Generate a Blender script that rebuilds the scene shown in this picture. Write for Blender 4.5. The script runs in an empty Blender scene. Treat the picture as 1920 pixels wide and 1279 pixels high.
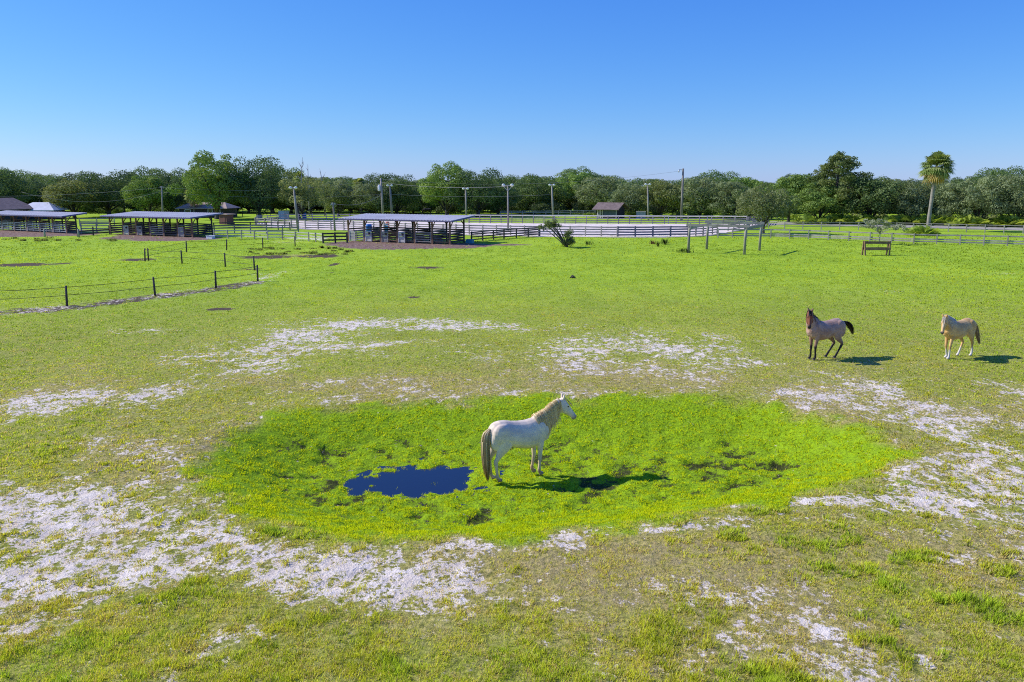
# A horse pasture seen from a low drone: hollow with a puddle, sheds, sand arena and wood behind.
SKY_DUST, SKY_OZ, SKY_STR, SUN_STR = .1, 6.0, .10, 5.0
SKY_CURVE = ((1.30, .94), (.98, .99), (.42, 1.16))
N_TUFT = 300000
GR = dict(field_a=(.33, .49, .030), field_b=(.41, .57, .038), field_c=(.23, .38, .020), field_d=(.48, .56, .09),
  olive_a=(.46, .45, .10), olive_b=(.60, .52, .19), lush_a=(.40, .64, .008), lush_b=(.50, .74, .012),
  thatch_a=(.26, .21, .05), thatch_b=(.62, .48, .17), thatch_l=(.23, .36, .012), sand_a=(.70, .585, .46), sand_b=(.93, .82, .68),
  b_lush=(.74, .93, .012), b_field=(.52, .73, .040), b_olive=(.88, .80, .045), b_straw=(.95, .72, .24), b_fresh=(.42, .68, .045))
import bpy, bmesh, math, random
import numpy as np
from mathutils import Vector, Matrix
R = math.radians
scene = bpy.context.scene
col = scene.collection
H0 = 6.5                      # height of the drone above the pasture
F = 1493.0                    # focal length in pixels of the 1920 px wide photograph (28 mm)
PITCH = math.atan(292.5 / F)
SP, CP = math.sin(PITCH), math.cos(PITCH)
SUN_EL, SUN_AZ = R(37), R(170)            # direction towards the sun (azimuth from +X, counter-clockwise)
SUN_DIR = Vector((math.cos(SUN_EL)*math.cos(SUN_AZ), math.cos(SUN_EL)*math.sin(SUN_AZ), math.sin(SUN_EL)))

# ---------- where things stand: surveyed from the photograph, in metres ----------
def G(px, py, z=0.0):
    v = (639.5 - py) / F
    t = (H0 - z) / (SP - v * CP)
    return ((px - 960) / F * t, t * (CP + v * SP))
def zat(py, Y):
    v = (639.5 - py) / F
    return H0 + Y * (-SP + v * CP) / (CP + v * SP)
def xat(px, py, Y):
    v = (639.5 - py) / F
    return (px - 960) / F * Y / (CP + v * SP)

# ---------- numpy value noise ----------
def _hash(ix, iy, seed):
    h = (ix.astype(np.int64) * 374761393 + iy.astype(np.int64) * 668265263 + seed * 1442695041) & 0xFFFFFFFF
    h = ((h ^ (h >> 13)) * 1274126177) & 0xFFFFFFFF
    return ((h ^ (h >> 16)) & 0xFFFF) / 65535.0
def vnoise(x, y, seed=0):
    ix, iy = np.floor(x), np.floor(y)
    fx, fy = x - ix, y - iy
    fx, fy = fx*fx*(3-2*fx), fy*fy*(3-2*fy)
    a, b = _hash(ix, iy, seed), _hash(ix+1, iy, seed)
    c, d = _hash(ix, iy+1, seed), _hash(ix+1, iy+1, seed)
    return (a*(1-fx)+b*fx)*(1-fy) + (c*(1-fx)+d*fx)*fy
def fbm(x, y, s, seed=0, octv=4):
    t, amp, tot = 0, 1.0, 0
    for o in range(octv):
        t = t + amp * vnoise(x*s, y*s, seed + o*17); tot += amp
        amp *= .55; s *= 2.03
    return t / tot
def sstep(a, b, x):
    t = np.clip((x - a) / (b - a), 0, 1)
    return t*t*(3-2*t)

# ---------- objects ----------
def put(o, parent=None):
    col.objects.link(o)
    if parent is not None: o.parent = parent
    return o
def tag(o, label=None, cat=None, group=None, kind=None):
    if label: o['label'] = label
    if cat: o['category'] = cat
    if group: o['group'] = group
    if kind: o['kind'] = kind
    return o
def empty(name, label, cat, loc=(0, 0, 0), rz=0.0, group=None):
    o = bpy.data.objects.new(name, None)
    o.empty_display_size = .3
    o.location = loc; o.rotation_euler = (0, 0, rz)
    return tag(put(o), label, cat, group)
def np_mesh(name, V, Fc, mat=None, smooth=False, cols=None, attrs=None):
    V = np.asarray(V, dtype=np.float32).reshape(-1, 3); Fc = np.asarray(Fc, dtype=np.int32)
    m = bpy.data.meshes.new(name)
    nf, k = Fc.shape
    m.vertices.add(len(V)); m.vertices.foreach_set('co', V.ravel())
    m.loops.add(nf*k); m.loops.foreach_set('vertex_index', Fc.ravel())
    m.polygons.add(nf)
    m.polygons.foreach_set('loop_start', np.arange(0, nf*k, k, dtype=np.int32))
    if smooth: m.polygons.foreach_set('use_smooth', np.ones(nf, dtype=bool))
    m.update(calc_edges=True)
    if cols is not None:
        a = m.attributes.new('col', 'FLOAT_COLOR', 'POINT')
        c = np.ones((len(V), 4), dtype=np.float32); c[:, :3] = cols
        a.data.foreach_set('color', c.ravel())
    for kname, arr in (attrs or {}).items():
        a = m.attributes.new(kname, 'FLOAT', 'POINT')
        a.data.foreach_set('value', np.asarray(arr, dtype=np.float32).ravel())
    if mat: m.materials.append(mat)
    return m
class MB:
    """collects boxes, beams, tubes and lofts and builds ONE mesh"""
    def __init__(s): s.v = []; s.f = []
    def add(s, vs, fs):
        b = len(s.v); s.v += [tuple(v) for v in vs]; s.f += [[b+i for i in f] for f in fs]; return s
    def beam(s, p0, p1, w, h, up=(0, 0, 1)):
        p0, p1, up = Vector(p0), Vector(p1), Vector(up)
        d = (p1-p0).normalized()
        if abs(d.dot(up)) > .99: up = Vector((1, 0, 0))
        a = d.cross(up).normalized(); b = a.cross(d).normalized()
        a *= w/2; b *= h/2
        vs = [p+i*a+j*b for p in (p0, p1) for i, j in ((-1, -1), (1, -1), (1, 1), (-1, 1))]
        return s.add(vs, [(3, 2, 1, 0), (4, 5, 6, 7), (0, 1, 5, 4), (1, 2, 6, 5), (2, 3, 7, 6), (3, 0, 4, 7)])
    def box(s, c, d, rz=0):
        ca, sa = math.cos(rz), math.sin(rz)
        vs = []
        for k in (-1, 1):
            for i, j in ((-1, -1), (1, -1), (1, 1), (-1, 1)):
                x, y = i*d[0]/2, j*d[1]/2
                vs.append((c[0]+x*ca-y*sa, c[1]+x*sa+y*ca, c[2]+k*d[2]/2))
        return s.add(vs, [(3, 2, 1, 0), (4, 5, 6, 7), (0, 1, 5, 4), (1, 2, 6, 5), (2, 3, 7, 6), (3, 0, 4, 7)])
    def tube(s, pts, rad, n=8, cap=True):
        pts = [Vector(p) for p in pts]; b = len(s.v); N = len(pts)
        if not hasattr(rad, '__len__'): rad = [rad]*N
        ref = Vector((.31, .17, .93))
        for i, p in enumerate(pts):
            d = (pts[min(i+1, N-1)] - pts[max(i-1, 0)])
            d = d.normalized() if d.length > 1e-9 else Vector((0, 0, 1))
            r0 = ref if abs(d.dot(ref.normalized())) < .95 else Vector((1, 0, 0))
            a = d.cross(r0).normalized(); c = d.cross(a)
            for k in range(n):
                t = 2*math.pi*k/n
                s.v.append(tuple(p + a*(rad[i]*math.cos(t)) + c*(rad[i]*math.sin(t))))
        for i in range(N-1):
            for k in range(n):
                k2 = (k+1) % n
                s.f.append([b+i*n+k, b+i*n+k2, b+(i+1)*n+k2, b+(i+1)*n+k])
        if cap:
            s.f.append([b+k for k in reversed(range(n))]); s.f.append([b+(N-1)*n+k for k in range(n)])
        return s
    def rings(s, rings):
        """rings: list of (centre, a-vector, b-vector); closed ends"""
        n = 20; b = len(s.v); N = len(rings)
        for c, a, bb, *eg in rings:
            c, a, bb = Vector(c), Vector(a), Vector(bb); e = eg[0] if eg else 0.0
            for k in range(n):
                t = 2*math.pi*k/n
                sy, cz = math.sin(t), math.cos(t)
                s.v.append(tuple(c + a*(sy*(1-e*cz)) + bb*cz))
        for i in range(N-1):
            for k in range(n):
                k2 = (k+1) % n
                s.f.append([b+i*n+k, b+i*n+k2, b+(i+1)*n+k2, b+(i+1)*n+k])
        s.f.append([b+k for k in reversed(range(n))]); s.f.append([b+(N-1)*n+k for k in range(n)])
        return s
    def ellipsoid(s, c, r, rot=None, nu=14, nv=9):
        b = len(s.v); c = Vector(c); M = rot or Matrix.Identity(3)
        for j in range(1, nv):
            ph = math.pi*j/nv
            for i in range(nu):
                t = 2*math.pi*i/nu
                s.v.append(tuple(c + M @ Vector((r[0]*math.sin(ph)*math.cos(t), r[1]*math.sin(ph)*math.sin(t), r[2]*math.cos(ph)))))
        top = len(s.v); s.v.append(tuple(c + M @ Vector((0, 0, r[2])))); s.v.append(tuple(c - M @ Vector((0, 0, r[2]))))
        for j in range(nv-2):
            for i in range(nu):
                i2 = (i+1) % nu
                s.f.append([b+j*nu+i, b+(j+1)*nu+i, b+(j+1)*nu+i2, b+j*nu+i2])
        for i in range(nu):
            i2 = (i+1) % nu
            s.f.append([top, b+i, b+i2]); s.f.append([top+1, b+(nv-2)*nu+i2, b+(nv-2)*nu+i])
        return s
    def mesh(s, name, mat=None, smooth=False):
        m = bpy.data.meshes.new(name); m.from_pydata(s.v, [], s.f); m.validate(); m.update()
        if smooth: m.polygons.foreach_set('use_smooth', np.ones(len(m.polygons), dtype=bool))
        if mat: m.materials.append(mat)
        return m
    def build(s, name, mat, parent=None, smooth=False, loc=(0, 0, 0)):
        o = bpy.data.objects.new(name, s.mesh(name, mat, smooth)); o.location = loc
        return put(o, parent)
def obj(name, mesh, parent=None, loc=(0, 0, 0), rz=0):
    o = bpy.data.objects.new(name, mesh); o.location = loc; o.rotation_euler = (0, 0, rz)
    return put(o, parent)
def children(o): return [c for c in bpy.data.objects if c.parent is o]

# ---------- materials ----------
def lin(h):
    c = [int(h[i:i+2], 16)/255 for i in (0, 2, 4)]
    return tuple(x/12.92 if x <= .04045 else ((x+.055)/1.055)**2.4 for x in c)
class NT:
    def __init__(s, name):
        s.m = bpy.data.materials.new(name); s.m.use_nodes = True
        s.t = s.m.node_tree; s.t.nodes.clear()
        s.out = s.n('ShaderNodeOutputMaterial')
    def n(s, typ, **kw):
        nd = s.t.nodes.new(typ)
        for k, v in kw.items(): setattr(nd, k, v)
        return nd
    def l(s, a, b): s.t.links.new(a, b)
    def val(s, sock, v):
        if hasattr(v, 'is_linked') or isinstance(v, bpy.types.NodeSocket): s.l(v, sock)
        else: sock.default_value = v
    def math(s, op, a, b=0.0, clamp=False):
        nd = s.n('ShaderNodeMath', operation=op, use_clamp=clamp)
        s.val(nd.inputs[0], a); s.val(nd.inputs[1], b); return nd.outputs[0]
    def step(s, x, a, b):
        nd = s.n('ShaderNodeMapRange', interpolation_type='SMOOTHSTEP')
        s.val(nd.inputs[0], x); s.val(nd.inputs[1], a); s.val(nd.inputs[2], b)
        return nd.outputs[0]
    def mix(s, f, a, b, mode='MIX'):
        nd = s.n('ShaderNodeMix', data_type='RGBA', blend_type=mode)
        s.val(nd.inputs[0], f)
        for sk, v in ((nd.inputs[6], a), (nd.inputs[7], b)):
            if isinstance(v, tuple): v = (*v[:3], 1.0)
            s.val(sk, v)
        return nd.outputs[2]
    def noise(s, vec, scale, detail=4, rough=.55):
        nd = s.n('ShaderNodeTexNoise'); s.l(vec, nd.inputs['Vector'])
        nd.inputs['Scale'].default_value = scale; nd.inputs['Detail'].default_value = detail
        nd.inputs['Roughness'].default_value = rough
        return nd.outputs[0]
    def attr(s, name, t='GEOMETRY'):
        return s.n('ShaderNodeAttribute', attribute_name=name, attribute_type=t)
    def scaled(s, vec, sc):
        nd = s.n('ShaderNodeMapping'); s.l(vec, nd.inputs[0]); nd.inputs['Scale'].default_value = sc
        return nd.outputs[0]
def surf(name, c1, c2, scale=3.0, rough=.8, stretch=(1, 1, 1), bump=.15, metal=0.0, spec=.3, per_obj=.0):
    t = NT(name)
    co = t.n('ShaderNodeTexCoord').outputs['Object']
    v = t.scaled(co, stretch)
    n1 = t.noise(v, scale, 6, .62); n2 = t.noise(v, scale*7, 3)
    f = t.math('ADD', t.math('MULTIPLY', n1, .7), t.math('MULTIPLY', n2, .3))
    c = t.mix(t.step(f, .32, .68), c1, c2)
    if per_obj:
        rnd = t.n('ShaderNodeObjectInfo').outputs['Random']
        k = t.math('ADD', t.math('MULTIPLY', rnd, per_obj*2), 1-per_obj)
        hsv = t.n('ShaderNodeHueSaturation'); t.l(c, hsv.inputs['Color']); t.l(k, hsv.inputs['Value']); c = hsv.outputs[0]
    p = t.n('ShaderNodeBsdfPrincipled')
    t.l(c, p.inputs['Base Color']); p.inputs['Roughness'].default_value = rough
    p.inputs['Metallic'].default_value = metal; p.inputs['Specular IOR Level'].default_value = spec
    if bump:
        b = t.n('ShaderNodeBump'); b.inputs['Strength'].default_value = bump; b.inputs['Distance'].default_value = .02
        t.l(f, b.inputs['Height']); t.l(b.outputs[0], p.inputs['Normal'])
    t.l(p.outputs[0], t.out.inputs[0])
    return t.m
def leafmat(name, trans=.3, tint=(1, 1, 1), per_obj=.14, rough=.6, gloss=.02, upn=0.0):
    """leaf / blade material coloured by the mesh's own 'col' attribute"""
    t = NT(name)
    c = t.attr('col').outputs['Color']
    c = t.mix(1.0, c, tint, 'MULTIPLY')
    if per_obj:
        rnd = t.n('ShaderNodeObjectInfo').outputs['Random']
        k = t.math('ADD', t.math('MULTIPLY', rnd, per_obj*2), 1-per_obj)
        hsv = t.n('ShaderNodeHueSaturation'); t.l(c, hsv.inputs['Color']); t.l(k, hsv.inputs['Value']); c = hsv.outputs[0]
    d = t.n('ShaderNodeBsdfDiffuse'); t.l(c, d.inputs[0])
    tr = t.n('ShaderNodeBsdfTranslucent')
    if upn:      # short turf: blades share the upward normal of the sward
        g = t.n('ShaderNodeNewGeometry'); v1 = t.n('ShaderNodeVectorMath', operation='SCALE'); t.l(g.outputs['Normal'], v1.inputs[0]); v1.inputs['Scale'].default_value = 1-upn
        v2 = t.n('ShaderNodeVectorMath', operation='ADD'); t.l(v1.outputs[0], v2.inputs[0]); v2.inputs[1].default_value = (0, 0, upn)
        v3 = t.n('ShaderNodeVectorMath', operation='NORMALIZE'); t.l(v2.outputs[0], v3.inputs[0]); t.l(v3.outputs[0], d.inputs['Normal'])
    t.l(t.mix(1.0, c, (1.15, 1.1, .6), 'MULTIPLY'), tr.inputs[0])
    mx = t.n('ShaderNodeMixShader'); mx.inputs[0].default_value = trans
    t.l(d.outputs[0], mx.inputs[1]); t.l(tr.outputs[0], mx.inputs[2])
    gl = t.n('ShaderNodeBsdfGlossy'); gl.inputs['Roughness'].default_value = rough
    m2 = t.n('ShaderNodeMixShader'); m2.inputs[0].default_value = gloss
    t.l(mx.outputs[0], m2.inputs[1]); t.l(gl.outputs[0], m2.inputs[2])
    t.l(m2.outputs[0], t.out.inputs[0])
    return t.m
M = {}
M['wood_grey'] = surf('weathered_wood', (.25, .225, .20), (.43, .395, .36), 2.0, .85, (1, 1, 1), .2, per_obj=.18)
M['wood_pale'] = surf('pale_wood', (.48, .45, .41), (.68, .64, .59), 2.0, .85, (1, 1, 1), .2, per_obj=.15)
M['wood_dark'] = surf('dark_wood', (.045, .036, .034), (.10, .085, .08), 3.0, .8, (1, 1, 1), .2, per_obj=.2)
M['wood_brown'] = surf('stained_wood', (.17, .095, .055), (.31, .19, .115), 3.0, .8, (1, 1, 1), .2, per_obj=.2)
M['post_round'] = surf('treated_post', (.22, .205, .16), (.40, .38, .31), 3.0, .85, (1, 1, .3), .2, per_obj=.12)
M['wire'] = surf('fence_strand', (.03, .028, .026), (.06, .055, .05), 4.0, .7, bump=0)
M['cable'] = surf('power_cable', (.20, .20, .20), (.30, .30, .29), 4.0, .6, bump=0)
M['metal_roof'] = surf('metal_roof', (.60, .565, .53), (.74, .70, .66), .35, .7, bump=.0, metal=.0, spec=.2)
M['fascia'] = surf('fascia_paint', (.11, .10, .19), (.18, .16, .27), 2.0, .6, bump=0)
M['roof_pale'] = surf('tin_roof', (.62, .60, .60), (.78, .76, .76), 1.0, .5, bump=0)
M['roof_brown'] = surf('brown_roof', (.14, .10, .085), (.24, .18, .155), 1.5, .7, bump=.1)
M['roof_tan'] = surf('shingle_roof', (.36, .26, .22), (.52, .40, .35), 2.0, .8, bump=.1)
M['siding_dark'] = surf('dark_siding', (.05, .042, .05), (.085, .07, .075), 2.0, .8, bump=.1)
M['siding_red'] = surf('red_siding', (.13, .055, .05), (.21, .095, .085), 2.0, .8, (6, 6, .4), bump=.1)
M['siding_grey'] = surf('grey_siding', (.28, .28, .30), (.42, .42, .44), 3.0, .8, (6, 6, .4), bump=.1)
M['siding_pale'] = surf('pale_siding', (.50, .46, .44), (.66, .62, .60), 3.0, .8, (6, 6, .4), bump=.1)
M['paint_white'] = surf('white_paint', (.68, .69, .72), (.82, .82, .82), 2.0, .5, bump=0)
M['sunlit_tint_cap'] = surf('sunlit_tint_board', (.80, .77, .72), (.90, .87, .83), 2.0, .6, bump=0)  # near-white colour stands in for sunlight on the top rail
M['glass'] = surf('window_glass', (.02, .025, .03), (.05, .06, .07), 1.0, .1, bump=0, spec=.6)
M['plastic_blue'] = surf('blue_plastic', (.015, .13, .42), (.03, .19, .55), 2.0, .4, bump=0)
M['plastic_teal'] = surf('teal_plastic', (.03, .24, .34), (.06, .33, .42), 2.0, .4, bump=0)
M['plastic_red'] = surf('red_plastic', (.5, .04, .03), (.62, .07, .05), 2.0, .4, bump=0)
M['steel'] = surf('galvanised_steel', (.38, .40, .42), (.52, .54, .56), 3.0, .45, metal=.3, bump=0)
M['pole'] = surf('pole_wood', (.20, .175, .15), (.36, .33, .30), 1.5, .85, (2, 2, .3), .2, per_obj=.2)
M['bark'] = surf('bark', (.055, .047, .04), (.13, .115, .10), 2.0, .9, (2, 2, .5), .4, per_obj=.1)
M['bark_palm'] = surf('palm_bark', (.20, .175, .15), (.34, .31, .275), 1.2, .9, (.4, .4, 3), .4)
M['bark_dead'] = surf('dead_bark', (.26, .24, .23), (.42, .40, .39), 2.0, .9, (2, 2, .5), .2)
M['leaf'] = leafmat('leaves', .34)
M['blade'] = leafmat('grass_blades', .30, per_obj=0, gloss=.0, upn=.85)
M['frond'] = leafmat('palm_fronds', .42, per_obj=.05, gloss=.015, rough=.6)
M['hair'] = leafmat('horse_hair', .15, per_obj=0, gloss=.06, rough=.45)
# ---------- world, sun, camera ----------
w = bpy.data.worlds.new('World'); scene.world = w; w.use_nodes = True
nt = w.node_tree; nt.nodes.clear()
sky = nt.nodes.new('ShaderNodeTexSky'); sky.sky_type = 'NISHITA'; sky.sun_disc = False
sky.sun_elevation = SUN_EL; sky.sun_rotation = R(90) - SUN_AZ
sky.altitude = 0; sky.air_density = 1.0; sky.dust_density = SKY_DUST; sky.ozone_density = SKY_OZ
# clear subtropical sky: the physical sky, with each channel's contrast adjusted to a deep polarised blue
def wn(op, x, v):
    nd = nt.nodes.new('ShaderNodeMath'); nd.operation = op
    nt.links.new(x, nd.inputs[0]); nd.inputs[1].default_value = v; return nd.outputs[0]
sep = nt.nodes.new('ShaderNodeSeparateColor'); cmb = nt.nodes.new('ShaderNodeCombineColor')
nt.links.new(sky.outputs[0], sep.inputs[0])
for i, (ex, k) in enumerate(SKY_CURVE):
    nt.links.new(wn('MULTIPLY', wn('POWER', wn('MULTIPLY', sep.outputs[i], .1), ex), k/SKY_STR), cmb.inputs[i])
bg = nt.nodes.new('ShaderNodeBackground'); bg.inputs[1].default_value = SKY_STR
wo = nt.nodes.new('ShaderNodeOutputWorld')
nt.links.new(cmb.outputs[0], bg.inputs[0]); nt.links.new(bg.outputs[0], wo.inputs[0])
sl = bpy.data.lights.new('sun', 'SUN'); sl.energy = SUN_STR; sl.angle = R(.53); sl.color = (1.0, .955, .89)
so = put(bpy.data.objects.new('sun', sl)); so.location = (0, 0, 60)
so.rotation_euler = SUN_DIR.to_track_quat('Z', 'Y').to_euler()
cd = bpy.data.cameras.new('camera'); cd.sensor_width = 36; cd.lens = F/1920*36; cd.clip_end = 8000; cd.clip_start = .2
co = put(bpy.data.objects.new('camera', cd)); co.location = (0, 0, H0); co.rotation_euler = (R(90)-PITCH, 0, 0)
scene.camera = co
scene.view_settings.view_transform = 'Standard'; scene.view_settings.look = 'None'
scene.view_settings.exposure = 0; scene.view_settings.gamma = 1
try:
    scene.cycles.use_denoising = False
    scene.cycles.pixel_filter_type = 'BLACKMAN_HARRIS'; scene.cycles.filter_width = 1.05; scene.cycles.max_bounces = 6; scene.cycles.diffuse_bounces = 3; scene.cycles.transparent_max_bounces = 8
except Exception: pass
# ---------- ground: height and cover, as functions of the place ----------
BOWL_PX = [(360, 880), (372, 840), (430, 800), (560, 770), (700, 755), (860, 748), (1000, 744), (1200, 742), (1400, 746), (1520, 765), (1610, 795), (1680, 830), (1698, 852),
           (1660, 885), (1560, 915), (1400, 945), (1200, 975), (1000, 995), (850, 1006), (720, 1008), (600, 995), (490, 968), (410, 925)]
BOWL = [G(*p) for p in BOWL_PX]
def poly_sd(x, y, P):
    """signed distance, positive inside"""
    d = np.full(x.shape, 1e9); ins = np.zeros(x.shape, bool)
    for i in range(len(P)):
        (x0, y0), (x1, y1) = P[i], P[(i+1) % len(P)]
        ex, ey = x1-x0, y1-y0
        t = np.clip(((x-x0)*ex + (y-y0)*ey) / (ex*ex+ey*ey), 0, 1)
        d = np.minimum(d, np.hypot(x-x0-t*ex, y-y0-t*ey))
        c = ((y0 > y) != (y1 > y)) & (x < (x1-x0)*(y-y0)/(y1-y0+1e-12) + x0)
        ins ^= c
    return np.where(ins, d, -d)
def blob(x, y, b, k=1.1):
    px, py, rx, ry, amp = b
    cx, cy = G(px, py); X0 = G(px-rx, py)[0]
    ya, yb = G(px, py-ry)[1], G(px, py+ry)[1]
    sx, sy = cx-X0, (ya-yb)/2
    return amp * np.exp(-(((x-cx)/sx)**2 + ((y-(ya+yb)/2)/sy)**2) * k)
def line_d(x, y, pts):
    d = np.full(x.shape, 1e9)
    for (x0, y0), (x1, y1) in zip(pts[:-1], pts[1:]):
        ex, ey = x1-x0, y1-y0
        t = np.clip(((x-x0)*ex + (y-y0)*ey) / (ex*ex+ey*ey), 0, 1)
        d = np.minimum(d, np.hypot(x-x0-t*ex, y-y0-t*ey))
    return d
SAND = [(60,930,90,40,.9),(170,960,120,42,1.1),(290,998,130,26,1.05),(60,1010,90,55,.9),(120,1085,130,45,.85),(30,1175,60,40,.5),(330,1050,100,36,.6),(0,1080,80,60,.8),(420,1003,40,14,.5),
  (560,1075,110,36,.62),(700,1085,140,38,.85),(830,1072,110,32,1.0),(650,1125,120,26,.5),(760,1130,90,22,.5),(560,1035,70,16,.6),(900,1110,60,20,.4),
  (80,760,50,32,.75),(160,750,110,15,.9),(310,735,80,14,.95),(480,688,80,12,.85),(540,634,80,14,.8),(620,613,95,11,.75),(740,606,110,8,.9),(900,612,150,7,.75),(420,662,90,12,.7),(650,640,110,12,.35),(760,655,170,18,.3),(370,680,70,10,.4),
  (270,620,70,6,.5),(505,517,28,8,.7),(1110,652,72,17,1.25),(1200,638,60,16,.45),(1290,660,100,22,.7),(1400,680,80,16,.55),(1330,640,90,14,.35),(940,660,60,10,.45),
  (1620,725,60,15,.75),(1690,745,65,22,.8),(1500,742,80,11,.55),(1780,815,36,16,.95),(1760,790,90,26,.5),(1650,770,70,16,.5),(1880,850,55,20,.85),(1830,880,70,32,.7),(1800,925,95,24,1.05),(1700,945,75,11,.85),(1890,915,60,36,.6),(1600,935,90,9,.8),(1840,725,90,16,.3),(1750,640,80,5,.15),
  (1450,938,90,9,1.2),(1330,972,110,9,1.1),(1220,988,90,9,1.2),(1100,995,90,10,1.0),(1000,1008,95,14,1.1),(970,1022,55,12,.55),(860,1022,80,9,.7),
  (1330,1115,85,20,.75),(1370,1175,80,32,.6),(1280,1180,60,34,.5),(1540,1180,70,18,.35),(1650,1060,50,10,.4),(1800,1050,70,16,.45),(1860,1120,60,12,.35),(1600,1240,60,18,.4),(480,1180,70,16,.4),(360,1205,60,18,.45),(700,1212,60,20,.4),(230,1160,70,16,.4),(1000,1130,70,16,.25),(1500,1110,80,14,.3),(1720,1250,60,16,.35),
  (260,850,130,24,.42),(330,885,100,24,.4),(390,925,60,20,.35),(700,715,200,14,.3),(960,735,170,9,.38),(1150,690,170,16,.28),(1240,738,90,6,.35),(560,1190,60,14,.3),(1640,545,60,3,.45),(1880,513,60,3,.4),
  (595,447,45,3,.9),(680,455,60,3,.25),(530,455,40,3,.3),(420,470,40,2,.3)]
DRY = [(300,860,200,60,.6),(700,720,350,25,.45),(1150,700,350,35,.55),(1650,770,250,60,.45),(1400,1060,600,100,.55),(600,1150,600,70,.3),(1500,1200,500,70,.35),(150,720,200,40,.25),(1000,1060,300,60,.5),
       (60,496,60,4,.8),(230,487,30,3,.7),(560,480,90,5,.6),(1600,420,400,3,.2),(1000,478,300,8,.15),(1800,520,200,20,.25)]
MUD = [(40,497,60,4,1.5),(258,487,38,3,1.3),(120,494,22,2.5,1.0),(500,482,70,4,1.1),(600,480,50,4,1.2),(800,502,38,2.6,1.2),(415,580,30,3.5,1.1),(625,496,12,4,1.0),(775,558,18,3,.9),(600,512,30,2,.8),(470,505,40,4,.8),(120,447,130,2,.3),(1680,520,60,2,.2)]
APRON = [(740,462,120,6,1.4),(850,461,80,5.5,1.3),(660,457,60,5,1.2),(950,459,60,2.5,.9),(740,454,110,4,1.2),(320,448,80,4.5,1.4),(250,445.5,60,4,1.3),(385,448,40,2.5,1.0),(290,441,90,4,1.2),(70,440,120,4.5,1.4),(0,441,80,4,1.2),(60,434,110,4,1.2)]
WET_SHADE_D = [(680,842,60,14,1.0),(610,850,50,14,.7),(560,830,60,12,.5),(640,880,80,18,.6),(760,945,170,12,.7),(900,905,60,22,.7),(1110,848,80,18,.85),(1230,850,110,26,.75),(1370,800,80,22,.95),(1450,815,80,18,.7),(1320,830,110,20,.7),(1060,880,70,14,.5),(790,848,120,16,.6),(950,865,60,14,.5),(1180,880,90,14,.45),(1040,800,180,26,.6),(700,805,220,24,.55),(1300,835,270,46,.6),(600,855,170,44,.5),(800,900,300,60,.35),(1150,880,260,24,.3),(1480,860,80,16,.35)]
WIREFENCE = [(-60, 584), (126, 575), (292, 555), (405, 540), (484, 527)]
POND_C, POND_R = (-2.56, 19.2), (1.66, 1.27)
WATER_Z = -.905
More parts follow.
